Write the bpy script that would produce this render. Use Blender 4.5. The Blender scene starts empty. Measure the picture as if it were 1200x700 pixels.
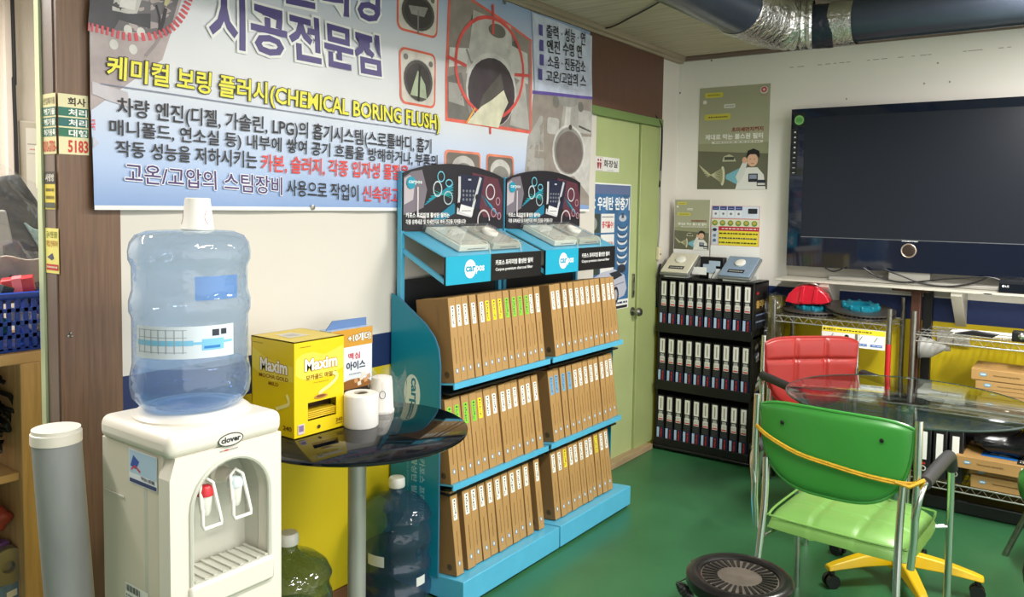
import bpy, bmesh, math, random
import numpy as np
from mathutils import Vector, Matrix
random.seed(7)
S = bpy.context.scene
COL = S.collection
# ------------------------------------------------------------- camera
FPX, PCX, PCY, EYE = 938.0, 600.0, 297.0, 1.5
_dy = np.array([690.0, -47.0, FPX]); _dy /= np.linalg.norm(_dy)
_dx = np.array([1280.0, 77.0, -FPX]); _dx -= _dy * (_dx @ _dy); _dx /= np.linalg.norm(_dx)
_dz = np.cross(_dx, _dy)
if _dz[1] > 0: _dz = -_dz
RW = np.stack([_dx, _dy, _dz])            # world = RW @ (right, down, forward)
CAM = np.array([2.21, -4.784, EYE])
cd = bpy.data.cameras.new('camera'); cam = bpy.data.objects.new('camera', cd); COL.objects.link(cam)
cd.sensor_width = 36; cd.lens = FPX * 36 / 1200; cd.shift_y = -(350 - PCY) / 1200; cd.clip_start = .05
m = Matrix.Identity(4)
for i in range(3):
    m[i][0] = RW[i, 0]; m[i][1] = -RW[i, 1]; m[i][2] = -RW[i, 2]; m[i][3] = CAM[i]
cam.matrix_world = m
S.camera = cam
S.view_settings.view_transform = 'Standard'; S.view_settings.look = 'None'
S.view_settings.exposure = 0.75; S.view_settings.gamma = 1; S.view_settings.use_curve_mapping = False
# ------------------------------------------------------------- world and lamps
w = bpy.data.worlds.new('world'); S.world = w; w.use_nodes = True
w.node_tree.nodes['Background'].inputs[0].default_value = (1, .985, .96, 1)
w.node_tree.nodes['Background'].inputs[1].default_value = 1.25
def area(name, loc, sx, sy, power, col=(1, .97, .92), rot=(0, 0, 0)):
    l = bpy.data.lights.new(name, 'AREA'); l.shape = 'RECTANGLE'; l.size = sx; l.size_y = sy; l.energy = power; l.color = col
    o = bpy.data.objects.new(name, l); o.location = loc; o.rotation_euler = rot; COL.objects.link(o)
area('ceiling_tube_light', (2.1, -1.35, 2.41), .15, 1.2, 60)
area('ceiling_tube_light', (1.9, -3.7, 2.41), .15, 1.2, 30)
area('ceiling_tube_light', (3.2, -3.0, 2.41), .15, 1.2, 26)
area('annex_tube_light', (-.9, -4.4, 2.41), .15, 1.2, 40)
# ------------------------------------------------------------- picture point -> point on a real plane
def onp(px, py, ax, val):
    v = RW @ np.array([px - PCX, py - PCY, FPX]); t = (val - CAM[ax]) / v[ax]
    return CAM + v * t
# ------------------------------------------------------------- materials
def lin(c): return tuple(((x / 255) / 12.92 if x / 255 <= .04045 else ((x / 255 + .055) / 1.055) ** 2.4) for x in c) + (1,)
MC = {}
def mat(name, c, rough=.5, metal=0, noise=0, scale=8, bump=0, bscale=60, coat=0, spec=.5, stretch=None):
    if name in MC: return MC[name]
    mt = bpy.data.materials.new(name); mt.use_nodes = True; N = mt.node_tree; b = N.nodes['Principled BSDF']
    b.inputs['Base Color'].default_value = lin(c); b.inputs['Roughness'].default_value = rough
    b.inputs['Metallic'].default_value = metal; b.inputs['Coat Weight'].default_value = coat
    b.inputs['Specular IOR Level'].default_value = spec
    if noise or bump:
        tc = N.nodes.new('ShaderNodeTexCoord'); mp = N.nodes.new('ShaderNodeMapping'); N.links.new(tc.outputs['Object'], mp.inputs[0])
        if stretch: mp.inputs['Scale'].default_value = stretch
    if noise:
        nz = N.nodes.new('ShaderNodeTexNoise'); nz.inputs['Scale'].default_value = scale; nz.inputs['Detail'].default_value = 6
        N.links.new(mp.outputs[0], nz.inputs[0])
        mx = N.nodes.new('ShaderNodeMix'); mx.data_type = 'RGBA'
        mr = N.nodes.new('ShaderNodeMapRange'); mr.inputs[1].default_value = .3; mr.inputs[2].default_value = .7
        N.links.new(nz.outputs[0], mr.inputs[0]); N.links.new(mr.outputs[0], mx.inputs[0])
        a = lin(c); mx.inputs[6].default_value = tuple(x * (1 - noise) for x in a[:3]) + (1,)
        mx.inputs[7].default_value = tuple(min(1, x * (1 + noise * .6)) for x in a[:3]) + (1,)
        N.links.new(mx.outputs[2], b.inputs['Base Color'])
    if bump:
        n2 = N.nodes.new('ShaderNodeTexNoise'); n2.inputs['Scale'].default_value = bscale; n2.inputs['Detail'].default_value = 4
        N.links.new(mp.outputs[0], n2.inputs[0]); bp = N.nodes.new('ShaderNodeBump'); bp.inputs['Strength'].default_value = bump
        bp.inputs['Distance'].default_value = .01
        N.links.new(n2.outputs[0], bp.inputs['Height']); N.links.new(bp.outputs[0], b.inputs['Normal'])
    MC[name] = mt; return mt
def ink(*c):
    n = 'print_%02x%02x%02x' % c
    return mat(n, c, .45)
def clear(name, tint, refl=.25, rough=.03, bump=0, haze=0):
    """thin clear plastic or glass sheet: tinted see-through with a Fresnel gloss"""
    if name in MC: return MC[name]
    mt = bpy.data.materials.new(name); mt.use_nodes = True; N = mt.node_tree; N.nodes.clear()
    out = N.nodes.new('ShaderNodeOutputMaterial'); mx = N.nodes.new('ShaderNodeMixShader')
    tr = N.nodes.new('ShaderNodeBsdfTransparent'); tr.inputs[0].default_value = lin(tint)
    gl = N.nodes.new('ShaderNodeBsdfGlossy'); gl.inputs['Roughness'].default_value = rough; gl.inputs[0].default_value = (.9, .95, 1, 1)
    lw = N.nodes.new('ShaderNodeLayerWeight'); lw.inputs[0].default_value = .5
    pw = N.nodes.new('ShaderNodeMath'); pw.operation = 'POWER'; pw.inputs[1].default_value = 4.0
    ma = N.nodes.new('ShaderNodeMath'); ma.operation = 'MULTIPLY_ADD'; ma.inputs[1].default_value = .85; ma.inputs[2].default_value = refl * .22
    N.links.new(lw.outputs['Facing'], pw.inputs[0]); N.links.new(pw.outputs[0], ma.inputs[0]); N.links.new(ma.outputs[0], mx.inputs[0]); N.links.new(tr.outputs[0], mx.inputs[1]); N.links.new(gl.outputs[0], mx.inputs[2])
    if bump:
        tc = N.nodes.new('ShaderNodeTexCoord'); nz = N.nodes.new('ShaderNodeTexNoise'); nz.inputs['Scale'].default_value = 25
        bp = N.nodes.new('ShaderNodeBump'); bp.inputs['Strength'].default_value = bump; bp.inputs['Distance'].default_value = .02
        N.links.new(tc.outputs['Object'], nz.inputs[0]); N.links.new(nz.outputs[0], bp.inputs['Height'])
        N.links.new(bp.outputs[0], gl.inputs['Normal']); N.links.new(bp.outputs[0], lw.inputs['Normal'])
    if haze:
        m3 = N.nodes.new('ShaderNodeMixShader'); m3.inputs[0].default_value = haze
        df = N.nodes.new('ShaderNodeBsdfTranslucent'); df.inputs[0].default_value = lin(tint)
        d2 = N.nodes.new('ShaderNodeBsdfDiffuse'); d2.inputs[0].default_value = lin(tint); ad = N.nodes.new('ShaderNodeMixShader')
        N.links.new(df.outputs[0], ad.inputs[1]); N.links.new(d2.outputs[0], ad.inputs[2])
        N.links.new(mx.outputs[0], m3.inputs[1]); N.links.new(ad.outputs[0], m3.inputs[2]); N.links.new(m3.outputs[0], out.inputs[0])
    else: N.links.new(mx.outputs[0], out.inputs[0])
    MC[name] = mt; return mt
def banded(name, stops, axis=2, rough=.6, noise=.04, rng=None):
    """paint bands or printed gradient along a world axis; stops=[(pos,color)], constant unless rng"""
    mt = bpy.data.materials.new(name); mt.use_nodes = True; N = mt.node_tree; b = N.nodes['Principled BSDF']; b.inputs['Roughness'].default_value = rough
    g = N.nodes.new('ShaderNodeNewGeometry'); sp = N.nodes.new('ShaderNodeSeparateXYZ'); N.links.new(g.outputs['Position'], sp.inputs[0])
    lo, hi = rng if rng else (0, 2.5)
    mr = N.nodes.new('ShaderNodeMapRange'); mr.inputs[1].default_value = lo; mr.inputs[2].default_value = hi
    N.links.new(sp.outputs[axis], mr.inputs[0]); cr = N.nodes.new('ShaderNodeValToRGB'); N.links.new(mr.outputs[0], cr.inputs[0])
    cr.color_ramp.interpolation = 'LINEAR' if rng else 'CONSTANT'
    els = cr.color_ramp.elements
    for i, (p, c) in enumerate(stops):
        q = (p - lo) / (hi - lo)
        e = els[i] if i < 2 else els.new(q)
        e.position = q; e.color = lin(c)
    nz = N.nodes.new('ShaderNodeTexNoise'); nz.inputs['Scale'].default_value = 3; nz.inputs['Detail'].default_value = 8; N.links.new(g.outputs['Position'], nz.inputs[0])
    m2 = N.nodes.new('ShaderNodeMapRange'); m2.inputs[3].default_value = 1 - noise; m2.inputs[4].default_value = 1 + noise; N.links.new(nz.outputs[0], m2.inputs[0])
    mx = N.nodes.new('ShaderNodeVectorMath'); mx.operation = 'SCALE'; N.links.new(cr.outputs[0], mx.inputs[0]); N.links.new(m2.outputs[0], mx.inputs['Scale'])
    N.links.new(mx.outputs[0], b.inputs['Base Color'])
    return mt
WHITE = mat('white_plastic', (232, 230, 222), .35); CHROME = mat('chrome', (215, 215, 212), .18, 1)
STEEL = mat('worn_steel', (150, 148, 142), .35, 1, .25, 30); BLACK = mat('black_plastic', (18, 18, 20), .4)
RUBBER = mat('dark_rubber', (38, 38, 40), .6); WIRE = mat('white_wire', (205, 205, 200), .3, .8)
PAPER = mat('white_paper', (238, 238, 234), .6)
# ------------------------------------------------------------- mesh builder
class MB:
    def __init__(s): s.v = []; s.f = []; s.mi = []; s.mats = []; s.cur = 0; s.X = None
    def use(s, mt):
        if mt not in s.mats: s.mats.append(mt)
        s.cur = s.mats.index(mt); return s
    def add(s, vs, fs):
        n = len(s.v)
        if s.X is not None: vs = [tuple(s.X @ Vector(p)) for p in vs]
        s.v += [tuple(map(float, p)) for p in vs]; s.f += [tuple(i + n for i in f) for f in fs]; s.mi += [s.cur] * len(fs); return s
    def box(s, x0, x1, y0, y1, z0, z1, tilt=None):
        vs = [(x, y, z) for x in (x0, x1) for y in (y0, y1) for z in (z0, z1)]
        return s.add(vs, [(0, 1, 3, 2), (4, 6, 7, 5), (0, 4, 5, 1), (2, 3, 7, 6), (0, 2, 6, 4), (1, 5, 7, 3)])
    def prism(s, poly, o, u, v, n):
        """poly of (a,b) in frame o+u*a+v*b extruded by vector n"""
        o, u, v, n = map(Vector, (o, u, v, n)); k = len(poly)
        vs = [o + u * a + v * b for a, b in poly]; vs += [p + n for p in vs]
        return s.add(vs, [tuple(range(k))[::-1], tuple(range(k, 2 * k))] + [(i, (i + 1) % k, k + (i + 1) % k, k + i) for i in range(k)])
    def tube(s, pts, r, n=8, closed=False, caps=True):
        pts = [Vector(p) for p in pts]; k = len(pts); rs = r if isinstance(r, (list, tuple)) else [r] * k; vs = []
        up = Vector((0, 0, 1)); prev = None
        for i, p in enumerate(pts):
            a = pts[i - 1] if (i > 0 or closed) else p; b = pts[(i + 1) % k] if (i < k - 1 or closed) else p
            t = (b - a).normalized()
            if prev is None: x = t.cross(up if abs(t.z) < .95 else Vector((1, 0, 0))).normalized()
            else:
                x = prev - t * prev.dot(t); x = x.normalized() if x.length > 1e-6 else t.orthogonal().normalized()
            prev = x; y = t.cross(x)
            for j in range(n):
                q = 2 * math.pi * j / n; vs.append(p + (x * math.cos(q) + y * math.sin(q)) * rs[i])
        fs = []
        for i in range(k if closed else k - 1):
            for j in range(n):
                a = i * n + j; b = i * n + (j + 1) % n; c = ((i + 1) % k) * n + (j + 1) % n; d = ((i + 1) % k) * n + j; fs.append((a, b, c, d))
        if caps and not closed: fs += [tuple(range(n))[::-1], tuple(range((k - 1) * n, k * n))]
        return s.add(vs, fs)
    def lathe(s, c, prof, n=32, ax='z'):
        vs = []; c = Vector(c)
        for r, z in prof:
            for j in range(n):
                q = 2 * math.pi * j / n; a, b = r * math.cos(q), r * math.sin(q)
                vs.append(c + Vector({'z': (a, b, z), 'x': (z, a, b), 'y': (b, z, a)}[ax]))
        fs = [(i * n + j, i * n + (j + 1) % n, (i + 1) * n + (j + 1) % n, (i + 1) * n + j) for i in range(len(prof) - 1) for j in range(n)]
        if prof[0][0] > 1e-4: fs.append(tuple(range(n))[::-1])
        if prof[-1][0] > 1e-4: fs.append(tuple(range((len(prof) - 1) * n, len(prof) * n)))
        return s.add(vs, fs)
    def surf(s, fn, nu, nv, wrap=False):
        vs = [fn(i / nu, j / nv) for j in range(nv + 1) for i in range(nu + 1)]
        return s.add(vs, [(j * (nu + 1) + i, j * (nu + 1) + i + 1, (j + 1) * (nu + 1) + i + 1, (j + 1) * (nu + 1) + i) for j in range(nv) for i in range(nu)])
    def mesh(s, name, off=(0, 0, 0), smooth=40, mats=None):
        me = bpy.data.meshes.new(name); o = Vector(off)
        me.from_pydata([tuple(Vector(p) - o) for p in s.v], [], s.f)
        for mt in (mats or s.mats): me.materials.append(mt)
        me.polygons.foreach_set('material_index', s.mi)
        if smooth:
            me.polygons.foreach_set('use_smooth', [True] * len(s.f)); me.set_sharp_from_angle(angle=math.radians(smooth))
        me.update(); return me
    def build(s, name, parent=None, world=True, smooth=40, bev=0, solid=0, seg=2, sub=0):
        off = Vector((0, 0, 0)); q = parent
        if world:
            while q: off += q.location; q = q.parent
        me = s.mesh(name, off, smooth)
        o = bpy.data.objects.new(name, me); COL.objects.link(o)
        if parent: o.parent = parent
        if solid: md = o.modifiers.new('solid', 'SOLIDIFY'); md.thickness = solid; md.offset = 0
        if sub: md = o.modifiers.new('sub', 'SUBSURF'); md.levels = sub; md.render_levels = sub
        if bev: md = o.modifiers.new('bevel', 'BEVEL'); md.width = bev; md.segments = seg; md.limit_method = 'ANGLE'; md.angle_limit = math.radians(35)
        return o
def thing(name, label, cat, loc=(0, 0, 0), group=None, rz=0, rot=None):
    o = bpy.data.objects.new(name, None); COL.objects.link(o); o.empty_display_size = .05
    o.location = loc; o.rotation_euler = rot or (0, 0, rz); o['label'] = label; o['category'] = cat
    if group: o['group'] = group
    return o
def tag(o, label, cat, group=None):
    o['label'] = label; o['category'] = cat
    if group: o['group'] = group
    return o
def recenter(o, p):
    """move a top-level mesh's origin to p"""
    p = Vector(p); o.data.transform(Matrix.Translation(-p)); o.location = p; return o
def struct(o): o['kind'] = 'structure'; return o
def link(name, me, parent, mats=None):
    o = bpy.data.objects.new(name, me); COL.objects.link(o); o.parent = parent; return o
def spl(pts, k=6, closed=False):
    P = [Vector(p) for p in pts]; n = len(P); out = []
    for i in range(n if closed else n - 1):
        g = lambda j: P[j % n] if closed else P[max(0, min(n - 1, j))]
        a, b, c, d = g(i - 1), g(i), g(i + 1), g(i + 2)
        for t in range(k):
            t /= k; out.append(.5 * ((2 * b) + (c - a) * t + (2 * a - 5 * b + 4 * c - d) * t * t + (3 * b - a - 3 * c + d) * t ** 3))
    if not closed: out.append(P[-1])
    return out
# ------------------------------------------------------------- flat print
_tc = {}
def text_mesh(s, bold):
    if (s, bold) in _tc: return _tc[(s, bold)]
    cu = bpy.data.curves.new('lettering', 'FONT'); cu.body = s; cu.resolution_u = 2; cu.offset = bold
    o = bpy.data.objects.new('lettering', cu); me = o.to_mesh()
    v = [(p.co.x, p.co.y) for p in me.vertices]; f = [tuple(p.vertices) for p in me.polygons]
    o.to_mesh_clear(); bpy.data.objects.remove(o); bpy.data.curves.remove(cu)
    if not v: v = [(0, 0), (1, 1)]
    xs = [a for a, b in v]; ys = [b for a, b in v]; r = (v, f, min(xs), max(xs), min(ys), max(ys)); _tc[(s, bold)] = r; return r
class Print:
    """flat ink layers on a plane: origin o, unit axes u (right), v (up); n towards the viewer; warp(a,b) lifts along n"""
    def __init__(s, o, u, v, n, step=.0006, warp=None, base=.0006):
        s.o, s.u, s.v, s.n = map(Vector, (o, u, v, n)); s.k = 0; s.st = step; s.mb = MB(); s.warp = warp; s.base = base; s.auto = 0; s.photo = False
    def ink(s, c):
        if not isinstance(c, tuple): return c
        return mat('photo_%02x%02x%02x' % c, c, .42, 0, .2, 14) if s.photo else ink(*c)
    def P(s, a, b): return s.o + s.u * a + s.v * b + s.n * (s.base + s.k * s.st + s.auto )
    def L(s, k=None): s.k = s.k + 1 if k is None else k; return s
    def poly(s, pts, c):
        s.auto += 2.5e-5
        s.mb.use(s.ink(c)).add([s.P(*p) for p in pts], [tuple(range(len(pts)))]); return s
    def rect(s, a0, a1, b0, b1, c, g=1):
        s.auto += 2.5e-5
        s.mb.use(s.ink(c))
        s.mb.surf(lambda i, j: s.P(a0 + (a1 - a0) * i, b0 + (b1 - b0) * j), g, g); return s
    def quad(s, p, c, g=1):
        s.auto += 2.5e-5
        s.mb.use(s.ink(c)); (a, b, d, e) = [Vector(q).to_3d() for q in p]
        def fn(i, j):
            q = (a * (1 - i) + b * i) * (1 - j) + (e * (1 - i) + d * i) * j; return s.P(q.x, q.y)
        s.mb.surf(fn, g, g); return s
    def rrect(s, a0, a1, b0, b1, r, c):
        pts = []
        for cx, cy, q0 in ((a1 - r, b1 - r, 0), (a0 + r, b1 - r, 90), (a0 + r, b0 + r, 180), (a1 - r, b0 + r, 270)):
            for k in range(5):
                q = math.radians(q0 + k * 22.5); pts.append((cx + r * math.cos(q), cy + r * math.sin(q)))
        return s.poly(pts, c)
    def ell(s, a, b, ra, rb, c, n=24, rot=0):
        cr, sr = math.cos(rot), math.sin(rot)
        return s.poly([(a + ra * math.cos(t) * cr - rb * math.sin(t) * sr, b + ra * math.cos(t) * sr + rb * math.sin(t) * cr) for t in [2 * math.pi * i / n for i in range(n)]], c)
    def line(s, pts, wd, c, closed=False):
        s.auto += 2.5e-5
        s.mb.use(s.ink(c)); P = [Vector((p[0], p[1])) for p in pts]; n = len(P); vs = []
        for i in range(n):
            a = P[i - 1] if (i or closed) else P[i]; b = P[(i + 1) % n] if (i < n - 1 or closed) else P[i]
            t = (b - a); t = t.normalized() if t.length > 1e-9 else Vector((1, 0)); q = Vector((-t.y, t.x)) * wd / 2
            vs += [s.P(*(P[i] + q)), s.P(*(P[i] - q))]
        m_ = n if closed else n - 1
        s.mb.add(vs, [(2 * i, 2 * i + 1, (2 * i + 3) % (2 * n), (2 * i + 2) % (2 * n)) for i in range(m_)]); return s
    def ring(s, a, b, ra, rb, wd, c, t0=0, t1=360, n=28, rot=0):
        cr, sr = math.cos(rot), math.sin(rot); pts = []
        for i in range(n + 1):
            t = math.radians(t0 + (t1 - t0) * i / n); x, y = ra * math.cos(t), rb * math.sin(t); pts.append((a + x * cr - y * sr, b + x * sr + y * cr))
        return s.line(pts, wd, c)
    def text(s, t, a0, a1, b0, b1, c, bold=.02, outline=None, ow=.05, rot=0, p=None):
        """fit lettering into a box (or the 4 corners p: bl, br, tr, tl); rot=-90 reads downward"""
        q = p or [(a0, b0), (a1, b0), (a1, b1), (a0, b1)]
        if rot == -90: q = [q[3], q[0], q[1], q[2]]      # text right = down
        if rot == 90: q = [q[1], q[2], q[3], q[0]]
        Q = [Vector(x) for x in q]
        base = text_mesh(t, bold)
        def put(tm, c, sx=0, sy=0):
            s.auto += 2.5e-5; v, f = tm[0], tm[1]; x0, x1, y0, y1 = base[2:]
            out = []
            for x, y in v:
                i = (x - x0) / (x1 - x0); j = (y - y0) / max(1e-6, (y1 - y0)); z = (Q[0] * (1 - i) + Q[1] * i) * (1 - j) + (Q[3] * (1 - i) + Q[2] * i) * j; out.append(s.P(z.x + sx, z.y + sy))
            s.mb.use(ink(*c)).add(out, f)
        if outline:
            if ow > .02: put(text_mesh(t, bold + ow), outline)
            else:
                for q_ in range(8): put(base, outline, .0028 * math.cos(q_ * .785), .0028 * math.sin(q_ * .785))
            s.L()
        put(base, c); return s
    def scrib(s, a0, a1, b0, b1, c, n=1, seed=0):
        """rows of illegible fine print"""
        R = random.Random(seed)
        for i in range(n):
            h = (b1 - b0) / n; y = b1 - h * (i + .8); x = a0
            while x < a1:
                d = (a1 - a0) * R.uniform(.03, .09) if (a1 - a0) > 2 * h else (a1 - a0) * .8
                d = min(d, a1 - x); s.rect(x, x + d, y + h * .08, y + h * .5, c); x += d * 1.3 + h * .1
        return s
    def build(s, name, parent=None, world=True):
        o = s.mb.build(name, parent, world, smooth=0)
        if s.warp:      # slice big flat pieces so that they follow the waves of the sheet
            off = Vector((0, 0, 0)); q = parent
            while q: off += q.location; q = q.parent
            bm = bmesh.new(); bm.from_mesh(o.data); og = Vector(s.o) - off
            for ax in (s.u, s.v):
                d = [(v.co - og).dot(ax) for v in bm.verts]; lo, hi = min(d), max(d); k = math.floor(lo / .04) + 1
                while k * .04 < hi:
                    bmesh.ops.bisect_plane(bm, geom=bm.verts[:] + bm.edges[:] + bm.faces[:], dist=1e-6, plane_co=og + ax * (k * .04), plane_no=ax); k += 1
            for v in bm.verts: p = v.co - og; v.co += s.n * s.warp(p.dot(s.u), p.dot(s.v))
            bm.to_mesh(o.data); bm.free()
        return o
    def flush(s, name, parent=None):
        o = s.build(name, parent); s.mb = MB(); s.auto = 0; s.k = 0; return o
# =================================================================== SETTING
wallL = banded('painted_wall_left', [(0, (214, 190, 14)), (.862, (24, 44, 92)), (.988, (219, 213, 203))], rough=.55)
wallB = banded('painted_wall_back', [(0, (216, 192, 16)), (.90, (22, 44, 98)), (1.03, (240, 236, 228))], rough=.55)
WDARK = mat('brown_wood_film', (118, 88, 66), .42, 0, .28, 2.2, stretch=(60, 60, 2.5))
WPANEL = mat('dark_reddish_panel', (98, 66, 54), .4, 0, .15, 2.5, stretch=(40, 40, 1.6))
LIME = mat('pale_green_paint', (178, 190, 132), .35, 0, .08, 4)
LIMED = mat('pale_green_paint_frame', (160, 172, 112), .4, 0, .08, 4)
struct(MB().use(wallL).box(-.08, 0, -3.735, -1.02, 0, 2.45).build('wall_left'))
struct(MB().use(wallL).box(-.08, 0, -.27, .0, 0, 2.45).box(-.08, 0, -1.02, -.27, 2.02, 2.45).build('wall_left'))
struct(MB().use(wallB).box(-.08, 4.6, 0, .08, 0, 2.45).build('wall_back'))
# end of the partition wrapped in wood film, with metal corner strip
po = struct(MB().use(WDARK).box(-.075, .004, -3.79, -3.628, 0, 2.45).build('pillar'))
struct(MB().use(mat('pale_green_strip', (188, 200, 160), .3, .3)).box(-.098, -.073, -3.80, -3.765, 0, 2.45).build('trim_1'))
struct(MB().use(mat('taupe_film', (118, 100, 90), .45, 0, .1, 3, stretch=(50, 50, 2))).box(-.073, -.012, -3.7935, -3.7895, 0, 2.45).build('trim_2'))
# floor: worn green paint
fm = mat('green_floor_paint', (52, 106, 68), .3, 0, .22, 2.2, .06, 9)
fl = struct(MB().use(fm).box(-2.4, 5.2, -6.5, 0, -.05, 0).build('floor'))
N = fm.node_tree
nz = N.nodes.new('ShaderNodeTexNoise'); nz.inputs['Scale'].default_value = 5; nz.inputs['Detail'].default_value = 8
mr = N.nodes.new('ShaderNodeMapRange'); mr.inputs[3].default_value = .16; mr.inputs[4].default_value = .5
N.links.new(nz.outputs[0], mr.inputs[0]); N.links.new(mr.outputs[0], N.nodes['Principled BSDF'].inputs['Roughness'])
# ceiling: taupe grained boards
cm = mat('taupe_ceiling_board', (196, 182, 158), .55, 0, .22, 2.5, stretch=(1.2, 16, 1))
struct(MB().use(cm).box(-2.4, 5.2, -6.5, .05, 2.445, 2.5).build('ceiling'))
cmould = mat('taupe_moulding', (156, 140, 118), .5, 0, .12, 3)
struct(MB().use(cmould).prism([(0, 0), (.028, 0), (.034, .012), (.05, .016), (.056, .03), (.06, .03), (.06, .04), (0, .04)], (0, -3.8, 2.406), (1, 0, 0), (0, 0, 1), (0, 3.8, 0)).build('trim_3', smooth=0))
struct(MB().use(mat('brown_moulding', (112, 92, 82), .5)).prism([(0, 0), (.02, 0), (.026, .01), (.034, .014), (.034, .026), (0, .026)], (0, 0, 2.419), (0, -1, 0), (0, 0, 1), (4.6, 0, 0)).build('trim_4', smooth=0))
struct(MB().use(mat('grey_brown_rear_wall', (112, 108, 102), .6)).box(-2.4, 3.4, -6.6, -6.5, 0, 2.45).build('wall_rear'))
# annex wall behind the partition
am = mat('beige_textured_wallpaper', (222, 212, 200), .7, 0, .05, 40, .15, 200, stretch=(1, 1, .3))
struct(MB().use(am).box(-1.68, -1.6, -6.5, .05, 0, 2.45).build('wall_annex'))
struct(MB().use(mat('annex_wall_joint', (232, 220, 208), .5)).box(-1.6, -1.575, -3.285, -3.262, 0, 2.45).build('trim_5'))
c_ = MB().use(BLACK).tube(spl([(-1.56, -3.262, 2.44), (-1.56, -3.258, 2.0), (-1.56, -3.262, 1.96), (-1.56, -3.25, 1.2)]), .008).build('cable'); tag(c_, 'thin black cable running down the beige wall at the far left', 'cable')
# brown panel above the door, lintel, jamb, door
p_ = MB().use(WPANEL).box(0, .02, -1.135, -.262, 2.03, 2.406).build('trim_6', bev=.002); struct(p_)
struct(MB().use(mat('mid_green_lintel', (112, 136, 78), .4)).box(-.02, .03, -1.112, -.265, 1.985, 2.03).build('trim_7', bev=.003))
struct(MB().use(LIMED).box(-.06, .008, -.505, -.255, .03, 1.985).build('trim_8', bev=.006))
dr = struct(MB().use(LIME).box(-.05, -.006, -1.35, -.512, .03, 1.985).build('door_1', bev=.002))
struct(MB().use(mat('black_gap', (14, 16, 12), .8)).box(-.05, -.0185, -.512, -.505, .0, 1.985).build('trim_9'))
k_ = MB().use(STEEL).lathe((-.006, -.548, .876), [(.026, 0), (.026, .006), (.01, .008), (.01, .03), (.022, .035), (.026, .048), (.02, .06), (0, .062)], 20, 'x').build('door_knob', dr)
k_ = MB().use(STEEL).box(-.006, .004, -.56, -.54, .96, 1.10).use(BLACK).box(.004, .007, -.556, -.546, .975, 1.0).box(.004, .007, -.556, -.546, 1.05, 1.08).build('lock_plate', dr, bev=.001)
struct(MB().use(mat('tan_threshold_wood', (166, 142, 108), .6, 0, .2, 6, stretch=(12, 1, 1))).box(-.04, .045, -1.24, -.33, 0, .035).build('trim_10', bev=.003))
# =================================================================== BANNER
BX = .024
def warp(y, z): return .0035 * math.sin(9 * z + 3.1 * y) + .003 * math.sin(13 * y - 5 * z) + .0007 * math.sin(23 * y + 31 * z)
BY0, BY1, BZ0, BZ1 = -3.712, -1.118, 1.468, 2.404
bn = thing('banner', 'large printed vinyl banner hung along the wall above water dispenser', 'banner', (BX, -2.4, 1.468))
bmat = banded('banner_vinyl', [(1.46, (126, 156, 206)), (1.60, (176, 196, 230)), (1.74, (206, 216, 236)), (1.86, (226, 226, 228)), (2.12, (214, 216, 224)), (2.4, (150, 172, 210))], rough=.38, noise=.05, rng=(1.4, 2.45))
bm_ = MB().use(bmat).surf(lambda i, j: (BX + warp(BY0 + (BY1 - BY0) * i, BZ0 + (BZ1 - BZ0) * j - .006 * math.sin(i * 9)), BY0 + (BY1 - BY0) * i, BZ0 + (BZ1 - BZ0) * j), 110, 40)
bm_.build('sheet', bn)
bo = Print((BX, 0, 0), (0, 1, 0), (0, 0, 1), (1, 0, 0), .0007, warp, .001)
def yz(px, py): q = onp(px, py, 0, BX + .003); return (q[1], q[2])
hem = MB().use(PAPER).surf(lambda i, j: (BX + .0016 + warp(BY0 + (BY1 - BY0) * i, BZ0 + .012 * j), BY0 + (BY1 - BY0) * i, BZ0 + .012 * j), 80, 1)
hem.build('hem', bn, smooth=0)
G = lambda k: (k, k - 3, k - 8)
def engine(pr, cx, cy, s, dark=(72, 66, 66)):
    """printed picture of a throttle pipe: housing, flange, mouth"""
    pr.quad([(cx - .34 * s, cy - .3 * s), (cx + .36 * s, cy - .3 * s), (cx + .22 * s, cy + .55 * s), (cx - .18 * s, cy + .55 * s)], G(176), 3).L()
    pr.quad([(cx - .22 * s, cy - .3 * s), (cx + .02 * s, cy - .3 * s), (cx + .02 * s, cy + .55 * s), (cx - .1 * s, cy + .55 * s)], G(206), 2)
    pr.rrect(cx - .62 * s, cx - .3 * s, cy + .02 * s, cy + .26 * s, .05 * s, G(196)); pr.ell(cx - .1 * s, cy + .58 * s, .34 * s, .12 * s, G(160))
    pr.rrect(cx + .24 * s, cx + .62 * s, cy + .1 * s, cy + .46 * s, .05 * s, G(190)); pr.L()
    pr.ell(cx + .3 * s, cy + .5 * s, .08 * s, .08 * s, G(120)); pr.ell(cx - .42 * s, cy + .5 * s, .09 * s, .09 * s, G(130)); pr.line([(cx + .26 * s, cy + .2 * s), (cx + .6 * s, cy + .14 * s)], .03 * s, G(90))
    pr.ell(cx, cy - .2 * s, .46 * s, .4 * s, G(214)).L(); pr.ell(cx, cy - .2 * s, .41 * s, .36 * s, G(150)).L(); pr.ell(cx + .01 * s, cy - .22 * s, .37 * s, .32 * s, dark).L()
    pr.ell(cx + .02 * s, cy + .16 * s, .05 * s, .04 * s, G(80))
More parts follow.
